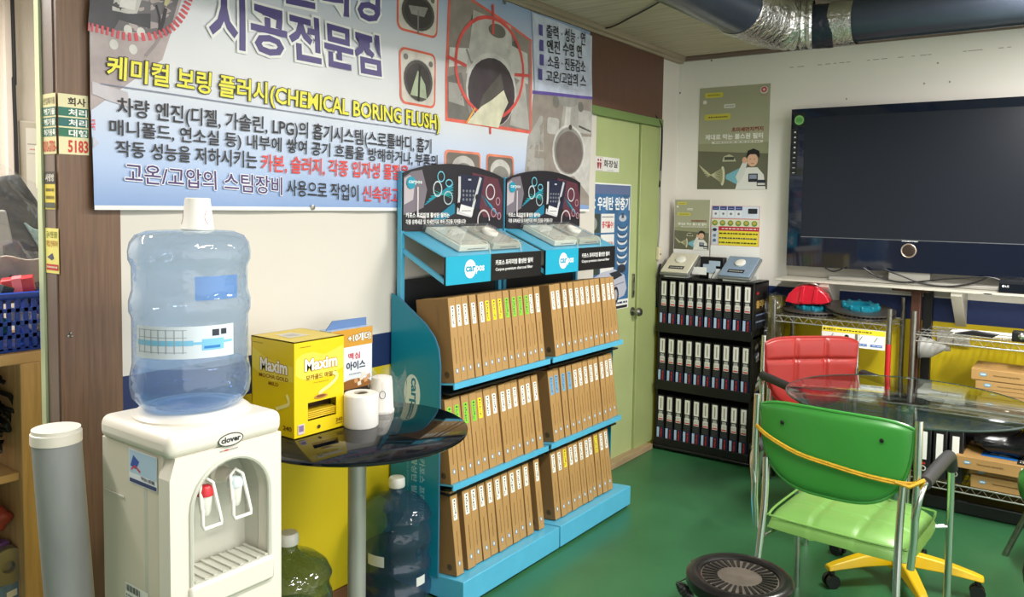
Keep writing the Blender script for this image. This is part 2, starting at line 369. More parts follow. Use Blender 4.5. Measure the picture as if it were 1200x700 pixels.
# picture at top left with red dashed ring
pr = Print((BX, 0, 0), (0, 1, 0), (0, 0, 1), (1, 0, 0), .0004, warp, .0016)
pr.photo = True; pr.quad([yz(107, 130), yz(190, 70), yz(215, -10), (BY0 + .004, 2.09)], (178, 164, 164), 6)
pr.quad([yz(107, 32), yz(196, 42), yz(210, -6), (BY0 + .004, 2.09)], (110, 106, 110), 6).L()
pr.quad([yz(104, 28), yz(132, 38), yz(150, 5), (BY0 + .004, 2.07)], (70, 68, 74), 3); pr.quad([yz(132, 12), yz(160, 18), yz(166, -2), yz(132, -8)], G(196), 3)
pr.quad([yz(136, 22), yz(176, 34), yz(176, 16), yz(136, 16)], (66, 66, 72), 2).L(); pr.quad([yz(140, 8), yz(158, 12), yz(160, -4), yz(142, -6)], G(220), 2)
for q in ((150, 35), (165, 38), (134, 52), (156, 58)): pr.ell(*yz(*q), .012, .014, G(215), 12)
pr.line([yz(182, 6), yz(186, 20), yz(186, 36)], .006, (40, 38, 42)); pr.line([yz(193, 10), yz(190, 26), yz(186, 38)], .01, (50, 48, 52)); pr.line([yz(170, 66), yz(182, 52), yz(190, 38)], .008, (150, 140, 140))
pr.quad([yz(191, 6), yz(194, 8), yz(202, -6), yz(193, -8)], (206, 196, 150), 1).L()
pts = [yz(104, 31), yz(125, 36), yz(150, 43), yz(180, 42), yz(200, 33), yz(214, 15), yz(221, -4), yz(222, -20)]
pts = [tuple(p[:2]) for p in spl([(a, b, 0) for a, b in pts], 8)]
for i in range(0, len(pts) - 1, 2): pr.line([pts[i], pts[i + 1]], .022, (214, 80, 92))
pr.poly([yz(109, 95), yz(130, 102), yz(150, 108), yz(152, 126), yz(128, 118), yz(109, 110)], (196, 190, 196)); pr.poly([yz(109, 160), yz(112, 162), yz(116, 168), yz(109, 174)], (190, 190, 205))
pr.flush('printed_picture', bn)
# two small square pictures
for (q0, q1, q2, q3) in ((yz(466, 34), yz(511, 48), yz(513, -8), yz(468, -18)), (yz(468, 121), yz(512, 129), yz(512, 64), yz(468, 54))):
    c0 = Vector(q0); c2 = Vector(q2); cx, cy = (c0 + c2) / 2; hw = (c2.x - c0.x) / 2; hh = (c2.y - c0.y) / 2
    pr.k = 0; pr.rrect(cx - hw, cx + hw, cy - hh, cy + hh, .03, (232, 110, 88)).L(); pr.rrect(cx - hw + .009, cx + hw - .009, cy - hh + .009, cy + hh - .009, .024, (216, 208, 198)).L()
    pr.ell(cx, cy - .01, hw * .84, hh * .78, G(200)).L(); pr.ell(cx, cy - .01, hw * .8, hh * .74, G(84)).L(); pr.ell(cx, cy - .01, hw * .68, hh * .62, (66, 60, 60)).L()
    if q0[1] < 2.1:
        pr.poly([(cx - .05, cy - .07), (cx - .005, cy + .03), (cx + .04, cy - .02), (cx + .05, cy - .075)], (178, 190, 160)).L(); pr.line([(cx - .002, cy - .09), (cx + .008, cy + .05)], .012, (50, 46, 46))
    else: pr.poly([(cx - .055, cy + .01), (cx + .05, cy + .02), (cx + .03, cy - .02), (cx - .04, cy - .02)], G(150)); pr.line([(cx, cy - .09), (cx - .004, cy)], .008, G(130))
    for a, b in ((-.8, .8), (.8, .7)): pr.ell(cx + a * hw * .85, cy + b * hh * .85, .012, .012, G(120), 10)
# big picture with target ring
pr.flush('printed_picture', bn); pr.k = 0; a0, b0 = yz(523, 146); a1, b1 = yz(626, -4); b1 = 2.36; bL = 1.838
pr.quad([(a0, bL), (a1, bL - .005), (a1 - .012, 2.27), (a0, 2.40)], (234, 108, 92), 6).L(); pr.quad([(a0 + .014, bL + .014), (a1 - .014, bL + .01), (a1 - .026, 2.262), (a0 + .014, 2.385)], (150, 140, 134), 6).L()
pr.quad([(a0 + .014, bL + .014), (a0 + .16, bL + .014), (a0 + .1, 2.05), (a0 + .014, 2.02)], G(118), 2); pr.quad([(a0 + .02, 2.06), (a0 + .2, 2.10), (a0 + .18, 2.16), (a0 + .02, 2.14)], G(220), 2)
pr.ell(a0 + .19, 2.27, .04, .045, G(96)); pr.ell(a1 - .15, 2.2, .035, .04, G(110)); pr.quad([(a0 + .02, 1.92), (a0 + .12, 1.91), (a0 + .1, 2.0), (a0 + .02, 2.0)], G(170), 2).L()
cx, cy = (a0 + a1) / 2 + .02, 2.10
pr.quad([(cx - .20, cy - .05), (cx + .14, cy - .1), (cx + .10, cy + .2), (cx - .16, cy + .22)], G(196), 4); pr.quad([(cx + .12, cy - .02), (cx + .25, cy - .04), (cx + .24, cy + .1), (cx + .06, cy + .12)], G(206), 2); pr.quad([(cx + .12, cy - .24), (cx + .27, cy - .25), (cx + .22, cy), (cx + .16, cy - .05)], G(186), 2).L()
pr.line([(cx - .2, cy + .05), (cx - .17, cy - .0), (cx + .1, cy - .04)], .012, G(150)); pr.ell(cx, cy + .16, .06, .03, G(110)); pr.ell(cx - .02, cy - .1, .18, .16, G(210)).L(); pr.ell(cx - .02, cy - .11, .168, .148, (74, 64, 70)).L()
pr.poly([(cx - .12, cy - .2), (cx - .09, cy - .13), (cx + .03, cy - .02), (cx + .06, cy - .08), (cx - .02, cy - .18)], (96, 90, 86)).L()
pr.poly([(cx - .2, cy - .26), (cx - .1, cy - .18), (cx - .02, cy - .14), (cx + .06, cy - .09), (cx + .1, cy - .14), (cx + .06, cy - .2), (cx + .03, cy - .26)], (226, 222, 196)).L(); pr.line([(cx - .2, cy - .26), (cx - .14, cy - .19)], .01, (236, 170, 90))
pr.k = 6; pr.ring(cx - .03, cy - .005, .238, .215, .016, (226, 88, 84))
pr.line([(cx - .03, 2.37), (cx - .03, cy + .14)], .014, (226, 88, 84)); pr.line([(cx - .03, bL - .03), (cx - .03, cy - .16)], .012, (226, 88, 84)); pr.line([(a0 + .01, cy + .0), (cx - .2, cy - .02)], .014, (226, 88, 84)); pr.line([(cx + .14, cy - .01), (a1 - .03, cy - .0)], .014, (226, 88, 84))
pr.flush('printed_picture', bn)
# right hand photo of a throttle body
pr.k = 0; pr.quad([yz(614, 230), (BY1 - .004, 1.50), (BY1 - .004, 2.06), yz(626, 106)], (158, 148, 140), 6); pr.quad([yz(612, 230), yz(640, 232), yz(636, 130), yz(620, 160)], G(176), 4).L()
engine(pr, -1.33, 1.84, .33, (120, 108, 104))
pr.k = 2; pr.quad([yz(668, 200), (BY1 - .006, 1.55), (BY1 - .006, 1.86), yz(674, 160)], G(206), 3)
pr.k = 5; pr.quad([yz(626, 108), (BY1 - .003, 2.06), (BY1 - .003, 2.385), yz(624, 14)], (205, 212, 232), 4).L(); pr.quad([yz(624, 110), (BY1 - .003, 2.055), (BY1 - .003, 2.07), yz(624, 106)], (104, 84, 168), 3)
pr.flush('printed_picture', bn)
# two lower pictures behind the display headers
for (x0, x1, yb) in ((521, 563, 175), (570, 603, 180)):
    a0, b0 = yz(x0, yb); a1, _ = yz(x1, yb); pr.k = 1; pr.rrect(a0, a1, b0 - .2, b0, .02, (236, 140, 110)).L(); pr.rrect(a0 + .01, a1 - .01, b0 - .19, b0 - .01, .016, (120, 112, 104)).L()
    pr.ell((a0 + a1) / 2, b0 - .07, .075, .05, G(200)).L(); pr.ell((a0 + a1) / 2, b0 - .09, .06, .04, G(140))
pr.build('printed_picture', bn)
# lettering
t = Print((BX, 0, 0), (0, 1, 0), (0, 0, 1), (1, 0, 0), .0008, warp, .0062)
PUR = (88, 78, 134); t.k = 0
t.text('시공전문점', 0, 0, 0, 0, PUR, .03, (240, 240, 238), .05, p=[yz(243, 52), yz(447, 91), yz(445, 42), yz(243, -14)])
t.flush('title_lettering', bn); t.text('클리닝', 0, 0, 0, 0, PUR, .03, (240, 240, 238), .05, p=[yz(330, 4), yz(446, 28), yz(446, -24), yz(330, -58)]); t.flush('title_lettering', bn)
t.text('케미컬 보링 플러시(CHEMICAL BORING FLUSH)', 0, 0, 0, 0, (240, 232, 70), .022, (40, 34, 24), .035, p=[yz(125, 96), yz(515, 158), yz(515, 132), yz(126, 64)]); t.flush('subtitle_lettering', bn)
t.line([yz(118, 98), yz(515, 157)], .003, (130, 136, 160)); t.flush('rule_line', bn)
K = (34, 30, 34)
for s_, c_, b_, o_, q_ in (('차량 엔진(디젤, 가솔린, LPG)의 흡기시스템(스로틀바디, 흡기', K, .014, None, [(137, 139), (505, 183), (505, 163), (137, 113)]),
    ('매니폴드, 연소실 등) 내부에 쌓여 공기 흐름을 방해하거나, 부품의', K, .014, None, [(128, 161), (512, 199), (512, 182), (128, 139)]),
    ('작동 성능을 저하시키는', K, .014, None, [(135, 183), (301, 198), (301, 178), (135, 164)]),
    ('카본, 슬러지, 각종 입자성 물질을', (222, 70, 66), .018, None, [(306, 202), (478, 213), (478, 194), (306, 180)]),
    ('고온/고압의 스팀장비', (74, 50, 110), .010, (236, 238, 244), [(145, 214), (330, 229), (330, 208), (145, 190)]),
    ('사용으로 작업이', K, .01, None, [(336, 229), (420, 236), (420, 217), (336, 210)]),
    ('신속하고 효과', (222, 60, 60), .012, None, [(425, 236), (492, 240), (492, 222), (425, 217)]),
    ('국', (220, 80, 96), .02, None, [(107, 153), (112, 153), (112, 140), (107, 140)])):
    t.text(s_, 0, 0, 0, 0, c_, b_, o_, .018, p=[yz(*k_) for k_ in q_]); t.flush('text_line', bn)
for i, (s_, pa, pb, pc, pd) in enumerate((('출력 · 성능 · 연', (640, 44), (686, 54), (686, 38), (640, 28)), ('엔진 수명 연', (640, 62), (682, 69), (682, 53), (640, 46)), ('소음 · 진동감소', (640, 79), (686, 86), (686, 71), (640, 65)), ('고온/고압의 스', (638, 96), (686, 103), (686, 88), (638, 82)))):
    t.k = 3; t.text(s_, *[0] * 4, K, .012, p=[yz(*pa), yz(*pb), yz(*pc), yz(*pd)]); q = yz(pa[0] - 6, pa[1] - 8); t.rect(q[0] - .017, q[0] + .012, q[1] - .024, q[1] + .028, (86, 76, 150)); t.flush('bullet_line', bn)
e_ = MB().use(STEEL)
for px, py in ((592, 3), (369, 243)):
    q = onp(px, py, 0, BX + .01); e_.lathe((BX + .004 + warp(q[1], q[2]), q[1], q[2]), [(.004, 0), (.009, .003), (.004, .004)], 12, 'x')
e_.build('eyelet', bn)
# stickers on the wood-clad end
def sticker(name, label, y0, y1, z0, z1, x=.0045, axis='x'):
    r = thing(name, label, 'sticker', (x, (y0 + y1) / 2, z0)); return r
s1 = sticker('printed_sticker', 'green and cream sticker with large red phone number wrapped on brown pillar', -3.79, -3.713, 1.60, 1.78)
p1 = Print((.0045, 0, 0), (0, 1, 0), (0, 0, 1), (1, 0, 0), .0004)
zt, zb = 1.772, 1.614; p1.rect(-3.789, -3.712, zb, zt, (232, 224, 178)).L(); p1.text('회사', -3.765, -3.718, 1.742, 1.764, (60, 40, 30), .03)
for i, (s_, c) in enumerate((('저리', (20, 110, 90)), ('저리', (20, 104, 100)), ('대행', (20, 110, 80)))):
    z1 = 1.737 - i * .027; p1.rect(-3.789, -3.713, z1 - .023, z1, c)
p1.L()
for i, s_ in enumerate(('처리', '처리', '대행')):
    z1 = 1.735 - i * .027; p1.text(s_, -3.764, -3.716, z1 - .020, z1 - .001, (240, 240, 235), .03)
p1.text('5183', -3.766, -3.714, 1.619, 1.652, (206, 50, 36), .03)
p1.build('front_print', s1)
p2 = Print((0, -3.794, 0), (1, 0, 0), (0, 0, 1), (0, -1, 0), .0004); p2.rect(-.07, .004, zb, zt, (226, 216, 160)).L()
p2.text('산업폐기물', -.066, 0, 1.744, 1.762, (120, 110, 70), .02)
for i in range(3):
    z1 = 1.737 - i * .027; p2.rect(-.07, .004, z1 - .023, z1, (24, 104, 92))
p2.L()
for i, s_ in enumerate(('폐기물', '폐기물', '허가등록')):
    z1 = 1.735 - i * .027; p2.text(s_, -.062, .001, z1 - .019, z1 - .002, (230, 236, 225), .03)
p2.text('010-3706-', -.068, .003, 1.619, 1.650, (206, 70, 40), .03); p2.build('side_print', s1)
s2 = sticker('printed_sticker', 'small yellow and black sticker between two others on brown pillar', 0, 0, 1.5, 1.6)
p2 = Print((0, -3.794, 0), (1, 0, 0), (0, 0, 1), (0, -1, 0), .0004); p2.rect(-.066, -.008, 1.468, 1.568, (226, 204, 60)).L(); p2.rect(-.066, -.008, 1.535, 1.568, (30, 26, 22)).L(); p2.text('사랑방', -.06, -.012, 1.542, 1.562, (235, 230, 220), .02); p2.scrib(-.06, -.013, 1.49, 1.53, (60, 50, 30), 2, 3); p2.rect(-.064, -.01, 1.472, 1.486, (60, 70, 60)); s2.location = (-.04, -3.794, 1.468); p2.build('print', s2)
s3 = sticker('printed_sticker', 'yellow sticker with small picture and red strip, lowest on brown pillar', 0, 0, 1.3, 1.4); s3.location = (-.03, -3.794, 1.30)
p2 = Print((0, -3.794, 0), (1, 0, 0), (0, 0, 1), (0, -1, 0), .0004); p2.rect(-.068, .006, 1.298, 1.418, (238, 226, 120)).L(); p2.text('급속 전문 출장', -.062, .0, 1.392, 1.410, (120, 130, 40), .02); p2.text('매입 인테리어', -.062, .0, 1.368, 1.386, (190, 130, 30), .02)
p2.poly([(-.06, 1.34), (-.03, 1.352), (-.02, 1.338), (-.035, 1.332)], (70, 70, 100)); p2.rect(-.064, .003, 1.306, 1.322, (196, 40, 40)).L(); p2.scrib(-.06, .0, 1.309, 1.32, (240, 230, 200), 1, 5); p2.build('print', s3)
sc = MB().use(STEEL)
for q in ((.0045, -3.775, 1.13), (.0045, -3.768, 1.137), (.0045, -3.765, 1.128)): sc.lathe(q, [(.004, 0), (.003, .002), (0, .003)], 8, 'x')
tag(recenter(sc.build('screw'), (.0045, -3.77, 1.13)), 'three small screw heads clustered on brown pillar beside bottle', 'screws')
# =================================================================== ANNEX (left edge)
PINE = mat('pale_pine_board', (204, 168, 118), .55, 0, .14, 3, stretch=(8, 2, 8)); PINEV = mat('pale_pine_upright', (206, 168, 116), .5, 0, .2, 2, stretch=(30, 30, 2))
ws = thing('wooden_shelf', 'pale pine shelf unit carrying the blue basket behind pillar', 'shelf', (-.75, -3.95, 0))
MB().use(PINE).box(-1.0, -.5, -4.4, -3.3, .975, 1.01).build('shelf_board', ws, bev=.003)
MB().use(PINEV).box(-1.0, -.5, -3.69, -3.52, 0, .975).build('upright', ws, bev=.003)
MB().use(PINE).box(-1.0, -.52, -4.4, -3.69, .6, .625).build('shelf_board', ws, bev=.003)
MB().use(PINE).box(-1.0, -.52, -4.4, -3.69, .18, .2).build('shelf_board', ws, bev=.003)
# basket
bk = thing('plastic_basket', 'blue perforated plastic basket full of parts on pine shelf', 'basket', (-.65, -3.8, 1.012))
BL = mat('blue_plastic', (22, 62, 158), .35)
mb = MB().use(BL)
def slat_wall(mb, p0, p1, z0, z1, n, rows=3):
    p0, p1 = Vector(p0), Vector(p1); d = (p1 - p0); L = d.length; d.normalize(); nr = Vector((d.y, -d.x, 0)) * .004
    def bar(a, b, c, e):
        q = [p0 + d * a, p0 + d * b]; vs = [x + Vector((0, 0, z)) + s * nr for x in q for z in (c, e) for s in (-1, 1)]
        mb.add(vs, [(0, 1, 3, 2), (4, 6, 7, 5), (0, 4, 5, 1), (2, 3, 7, 6), (0, 2, 6, 4), (1, 5, 7, 3)])
    h = (z1 - z0)
    for k in range(rows + 1): zc = z0 + h * k / rows; bar(0, L, zc - .006, zc + .006)
    for i in range(n + 1): x = L * i / n; bar(max(0, x - .006), min(L, x + .006), z0, z1)
cs = [(-.53, -4.15), (-.53, -3.56), (-.84, -3.56), (-.84, -4.15)]
for i in range(4):
    a, b = cs[i], cs[(i + 1) % 4]; slat_wall(mb, (*a, 0), (*b, 0), 1.018, 1.185, 24 if i % 2 == 0 else 12, 4)
mb.box(-.84, -.53, -4.15, -3.56, 1.013, 1.02); mb.build('basket_body', bk, smooth=0)
MB().use(BL).tube([(-.515, -4.16, 1.19), (-.515, -3.55, 1.19), (-.85, -3.55, 1.19), (-.85, -4.16, 1.19)], .011, 8, True).build('rim', bk)
R = random.Random(3)
cols = [('green', (20, 120, 70)), ('dark', (36, 50, 48)), ('red', (196, 60, 66)), ('black', (26, 28, 30)), ('grey', (150, 154, 150)), ('white', (214, 212, 200)), ('teal', (40, 110, 100))]
spots = [(-.60, -3.72, 1.20), (-.60, -3.65, 1.215), (-.66, -3.62, 1.195), (-.6, -3.79, 1.19), (-.7, -3.7, 1.19), (-.6, -3.63, 1.10), (-.6, -3.74, 1.09), (-.6, -3.85, 1.12)]
names = ['dark lens-like part box leaning in front of the blue basket rim', 'red topped small packet poking out of blue basket', 'black capped canister at back right of blue basket', 'green carton corner at left inside blue basket', 'grey small carton in middle of blue basket', 'white packet low in blue basket seen through holes', 'teal packet low in blue basket seen through holes', 'dark green packet low left inside blue basket']
cc = [(38, 52, 50), (200, 58, 64), (26, 28, 30), (16, 116, 66), (150, 154, 150), (214, 212, 200), (40, 120, 100), (20, 80, 50)]
for (x, y, z), nm, c in zip(spots, names, cc):
    r = thing('small_packet', nm, 'packet', (x, y, z), rot=(R.uniform(-.6, .6), R.uniform(-.3, .3), R.uniform(-.5, .5)))
    MB().use(mat('packet_%d' % sum(c), c, .35, 0, .15, 30)).box(-.03, .03, -.045, .045, -.025, .025).build('carton', r, False, bev=.004)
    MB().use(mat('packet_band_%d' % sum(c), tuple(min(255, k + 70) for k in c), .35)).box(-.031, .031, -.015, .012, -.026, .026).build('band', r, False)
# plastic-wrapped machine
mc = thing('wrapped_machine', 'dark office machine under clear plastic sheet on pine shelf', 'machine', (-.9, -3.55, 1.01))
def ax_(x, *q): return [tuple(onp(a, b, 0, x)[1:]) for a, b in q]
def slab(name, m_, x, dx, *q, bev=.008): return MB().use(m_).prism(ax_(x, *q), (x, 0, 0), (0, 1, 0), (0, 0, 1), (dx, 0, 0)).build(name, mc, bev=bev)
slab('machine_body', mat('dark_machine_shell', (50, 52, 54), .35), -.92, -.07, (-30, 360), (64, 352), (66, 248), (46, 236), (24, 204), (0, 208), (-30, 230), bev=.015)
slab('side_cover', mat('light_grey_shell', (176, 174, 170), .45), -.90, -.018, (-30, 350), (24, 345), (20, 300), (8, 246), (-30, 246))
slab('control_panel', BLACK, -.885, -.012, (6, 310), (27, 303), (25, 282), (5, 288), bev=.003)
slab('paper_tray', mat('pale_teal_tray', (170, 200, 196), .4), -.89, -.02, (44, 284), (54, 302), (66, 308), (66, 274), (40, 268), (30, 261), bev=.003)
FILM = clear('clear_film', (246, 247, 248), .2, .14, .8, .06)
def filmfn(x0, y0, y1, z0, z1, seed):
    def fn(i, j):
        y = y0 + (y1 - y0) * i; z = z0 + (z1 - z0) * j * (1 - .25 * abs(i - .35) * 2)
        return (x0 + .03 * math.sin(i * 17 + j * 5 + seed) * j + .025 * math.sin(j * 21 + i * 7) - .08 * j, y, z)
    return fn
MB().use(FILM).surf(filmfn(-.80, -3.85, -3.36, 1.14, 1.66, 0), 50, 36).build('plastic_sheet', mc)
cb = thing('plastic_bag', 'clear plastic bag with beige cloth behind the blue basket', 'bag', (-.74, -3.62, 1.2))
MB().use(mat('beige_cloth', (206, 196, 184), .8, 0, .1, 12)).surf(lambda i, j: (-.72 - .12 * math.cos(j * 3.14) * .3, -3.86 + .50 * i, 1.2 + .10 * math.sin(3.14 * i) * math.sin(1.57 * j) + .01 * math.sin(20 * i)), 24, 8).build('cloth', cb, solid=.004)
MB().use(FILM).surf(lambda i, j: (-.68 + .02 * math.sin(25 * i + 9 * j), -3.84 + .46 * i, 1.19 + .17 * j * math.sin(3.14 * min(1, i * .8 + .25)) + .01 * math.sin(31 * i)), 40, 14).build('film', cb)
wb = thing('wall_planner', 'white framed planner board on beige wall behind wrapped machine', 'board', (-1.58, -3.1, 1.5))
MB().use(mat('board_frame', (196, 188, 172), .4)).box(-1.59, -1.57, -3.24, -2.7, 1.45, 1.83).build('frame', wb, bev=.006)
pb = Print((-1.57, 0, 0), (0, 1, 0), (0, 0, 1), (1, 0, 0)); pb.rect(-3.215, -2.72, 1.47, 1.80, (226, 222, 210)).L(); pb.line([(-3.21, 1.73), (-2.72, 1.73)], .004, (170, 160, 150)); pb.scrib(-3.2, -3.16, 1.70, 1.715, (210, 120, 120), 1, 1); pb.scrib(-3.13, -3.11, 1.70, 1.715, (60, 60, 70), 1, 2); pb.line([(-3.21, 1.69), (-2.72, 1.69)], .003, (190, 186, 178)); pb.build('printed_sheet', wb)
sw = thing('wall_intercom', 'cream handset box fixed beside planner board next to pillar strip', 'switch box', (-1.2, -3.28, 1.5))
q = onp(54, 185, 0, -1.3)
sw.location = (-1.3, q[1], q[2])
MB().use(mat('cream_plastic', (214, 204, 176), .45)).box(-1.33, -1.3, q[1] - .03, q[1] + .06, q[2] - .13, q[2] + .05).build('housing', sw, bev=.006); MB().use(STEEL).lathe((-1.3, q[1] + .01, q[2] - .02), [(.012, 0), (.01, .006), (0, .007)], 12, 'x').build('button', sw)
# things under the pine shelf
def blob(name, label, cat, c, r, col, seed=0, rough=.5, n=14):
    R = random.Random(seed); ph = [R.uniform(0, 6) for _ in range(6)]
    mb = MB().use(mat(name + '_skin_%d' % seed, col, rough, 0, .2, 20))
    vs = []
    def fn(i, j):
        a = 2 * math.pi * i; b = math.pi * (j - .5); k = 1 + .12 * math.sin(3 * a + ph[0]) * math.cos(b) + .1 * math.sin(5 * b + ph[1] + 2 * a)
        return (c[0] + r[0] * k * math.cos(a) * math.cos(b), c[1] + r[1] * k * math.sin(a) * math.cos(b), c[2] + r[2] * k * math.sin(b))
    mb.surf(fn, n * 2, n); o = mb.build(name); recenter(o, (c[0], c[1], c[2] - r[2])); return tag(o, label, cat)
cab = MB().use(BLACK)
R = random.Random(5)
for k in range(16):
    cy, cz = -3.76 + R.uniform(-.1, .06), .70 + R.uniform(0, .17); rr = R.uniform(.04, .09)
    cab.tube([(-.6 + R.uniform(-.08, .05) + .02 * math.sin(3 * a), cy + rr * math.cos(a), max(.64, cz + rr * .8 * math.sin(a))) for a in [2 * math.pi * i / 16 for i in range(16)]], .008, 6, True)
tag(recenter(cab.build('cable_heap'), (-.6, -3.8, .63)), 'tangled heap of black cables on the upper inner pine shelf', 'cables')
blob('black_bag', 'black plastic bag behind the tangled cables under pine shelf', 'bag', (-.84, -3.72, .8), (.1, .2, .16), (24, 24, 26), 1, .3)
blob('red_ball_part', 'dull red rounded part on the lower pine shelf', 'part', (-.6, -3.74, .47), (.05, .05, .04), (150, 60, 52), 2)
stuff_low = [('carton_box', 'small purple carton on the lower pine shelf', (-.60, -3.75, .34), (.03, .045, .05), (110, 74, 140)), ('carton_box', 'silver and blue carton low beside the grey pipe', (-.57, -3.72, .235), (.03, .04, .03), (110, 140, 176)), ('carton_box', 'white rectangular packet leaning high on lower pine shelf', (-.56, -3.80, .5), (.03, .03, .04), (206, 208, 206)), ('carton_box', 'grey flat carton in the middle of lower pine shelf', (-.62, -3.85, .36), (.06, .06, .03), (120, 116, 112)), ('carton_box', 'dark blue carton at the left under pine shelf', (-.64, -3.86, .48), (.05, .07, .05), (44, 54, 84)), ('carton_box', 'dark brown carton standing at back of lower pine shelf', (-.8, -3.78, .4), (.05, .09, .19), (60, 48, 44))]
for nm, lb, c, h, col in stuff_low:
    r = thing(nm, lb, 'carton', (c[0], c[1], c[2] - h[2]), rz=.3)
    MB().use(mat('carton_%d' % sum(col), col, .4, 0, .2, 25)).box(-h[0], h[0], -h[1], h[1], 0, 2 * h[2]).build('carton', r, False, bev=.003)
    MB().use(PAPER).box(h[0], h[0] + .0008, -h[1] * .5, h[1] * .4, h[2] * .5, h[2] * 1.2).build('label', r, False)
g = MB().use(mat('grey_pulley', (150, 146, 138), .4, .6)).lathe((-.56, -3.72, .32), [(.02, -.012), (.02, -.02), (.06, -.02), (.062, 0), (.06, .02), (.02, .02), (.018, .0)], 24, 'x').build('pulley'); tag(recenter(g, (-.56, -3.72, .255)), 'grey metal pulley wheel on the lower pine shelf near purple carton', 'pulley')
blob('magenta_bag', 'magenta plastic bag at the bottom left under pine shelf', 'bag', (-.58, -3.76, .24), (.04, .07, .035), (140, 30, 90), 4, .3)
# PVC pipe
pv = thing('standing_pipe', 'tall grey plastic pipe with white cap leaning beside dispenser', 'pipe', (.10, -3.90, 0))
pt, pbm = Vector((.13, -3.872, .905)), Vector((.14, -3.885, 0)); pt = Vector(onp(66, 512, 2, .925)); pbm = Vector((pt.x + .02, pt.y + .045, 0))
pt = Vector(onp(66, 512, 2, .925))
MB().use(mat('scuffed_grey_pvc', (146, 148, 148), .45, 0, .14, 5, .05, 30, stretch=(3, 3, 1))).tube([pbm, pt], [.054, .054], 32).build('pipe_body', pv)
MB().use(mat('cream_cap', (228, 222, 208), .4)).tube([pt - Vector((0, 0, .012)), pt + Vector((0, 0, .012)), pt + Vector((0, 0, .014)), pt + Vector((0, 0, .022))], [.056, .056, .053, .053], 32).build('cap', pv)
# =================================================================== WATER DISPENSER
WD = mat('warm_white_abs', (226, 220, 208), .32, 0, .02, 5); WDS = mat('cream_side_panel', (214, 206, 188), .4); WDR = mat('recess_white', (196, 196, 184), .35)
wd = thing('water_dispenser', 'cream floor-standing water dispenser with two taps beside pillar', 'water dispenser', (.45, -3.695, 0))
x0, x1, y0, y1, ZT = .30, .60, -3.84, -3.545, .93
# body side shell with an arched recess cut in the front plate
MB().use(WDS).box(x0, x1 - .115, y0 + .004, y1 - .004, .02, ZT).box(x1 - .13, x1 - .04, y0 + .0045, y0 + .02, .02, ZT).box(x1 - .115, x1 - .04, y1 - .02, y1 - .004, .02, ZT).build('side_shell', wd, bev=.002)
R0, R1, RZ0, RZT = y0 + .05, y1 - .035, .60, .90      # recess opening
rc, rr = (R0 + R1) / 2, (R1 - R0) / 2
arch = [(R0, RZ0)] + [(rc - rr * math.cos(t), RZT - rr + rr * math.sin(t)) for t in [math.pi * i / 16 for i in range(17)]] + [(R1, RZ0)]
mb = MB().use(WD)
outer = [(y0, .02), (y0, .55), (y0, ZT)] 
# front plate: strips between arch and outline
xf = x1; xb = x1 - .045
def fp(pts): mb.prism(pts, (xb, 0, 0), (0, 1, 0), (0, 0, 1), (xf - xb, 0, 0))
fp([(y0, .02), (y1, .02), (y1, RZ0), (y0, RZ0)])
k = len(arch)
for i in range(k - 1):
    (a, b), (c, d) = arch[i], arch[i + 1]
    if i == 0: fp([(y0, RZ0), (R0, RZ0), (R0, b if b > RZ0 else d), (y0, d)]); continue
    if i == k - 2: fp([(R1, RZ0), (y1, RZ0), (y1, b), (R1, b)]); continue
    # radial mapping to outline
    def out(p):
        q = (p[0] - rc) / rr
        if p[1] < RZT - rr + .001: return (y0 if q < 0 else y1, p[1])
        return (max(y0, min(y1, rc + q * 1.35 * (y1 - y0) / 2)), ZT if abs(q) < .74 else RZT - rr + (ZT - RZT + rr) * (1 - (abs(q) - .74) / .26))
    fp([(a, b), (c, d), out((c, d)), out((a, b))])
mb.build('front_frame', wd, smooth=30)
MB().use(WDR).box(x1 - .112, x1 - .10, y0 + .004, y1 - .004, .1, .925).box(x1 - .1, x1 - .045, y1 - .02, y1 - .004, .1, .925).build('recess_back', wd)
ins = MB().use(WDR); ins.surf(lambda i, j: (x1 - .044 - .058 * j, *arch[min(k - 1, int(round(i * (k - 1))))]), k - 1, 1); ins.build('recess_lining', wd, smooth=60)
# lighter bulging rim round the recess
MB().use(WDR).tube([(x1, a, b) for a, b in arch], .006, 8).build('recess_rim', wd)
MB().use(WD).box(x0 - .0, x1 + .004, y0 - .005, y1 + .005, ZT - .004, .985).build('top_cover', wd, bev=.022, seg=4)
mb = MB().use(WD).lathe((.45, -3.69, .982), [(.135, 0), (.135, .008), (.12, .02), (.085, .022), (.075, .005)], 40); mb.build('bottle_collar', wd)
def tap(y, colr, nm):
    t = MB().use(WD).lathe((x1 - .10, y, .835), [(.026, 0), (.026, .01), (.018, .014), (.016, .05), (.012, .055)], 20, 'x').build('tap', wd)
    tz = .81; MB().use(WHITE).lathe((x1 - .03, y, .77), [(.009, 0), (.013, .01), (.017, .05), (.017, .06)], 18).build('spout', t)
    MB().use(colr).lathe((x1 - .03, y, .817), [(.0185, 0), (.0185, .012), (.012, .022), (0, .024)], 18).build('tap_cap', t)
    MB().use(WHITE).tube([(x1 - .012, y - .018, .79), (x1 - .004, y - .024, .758), (x1 + .0, y - .022, .750), (x1 + .0, y + .022, .750), (x1 - .004, y + .024, .758), (x1 - .01, y + .018, .80), (x1 - .02, y + .013, .845), (x1 - .03, y, .858), (x1 - .03, y - .013, .845), (x1 - .014, y - .018, .79)], .0045, 8, True).build('lever', t)
    return t
tap(-3.735, mat('red_cap', (200, 40, 50), .35), 'hot')['label'] = 'tap with red cap'; tap(-3.655, mat('pale_cap', (206, 220, 224), .35), 'cold')
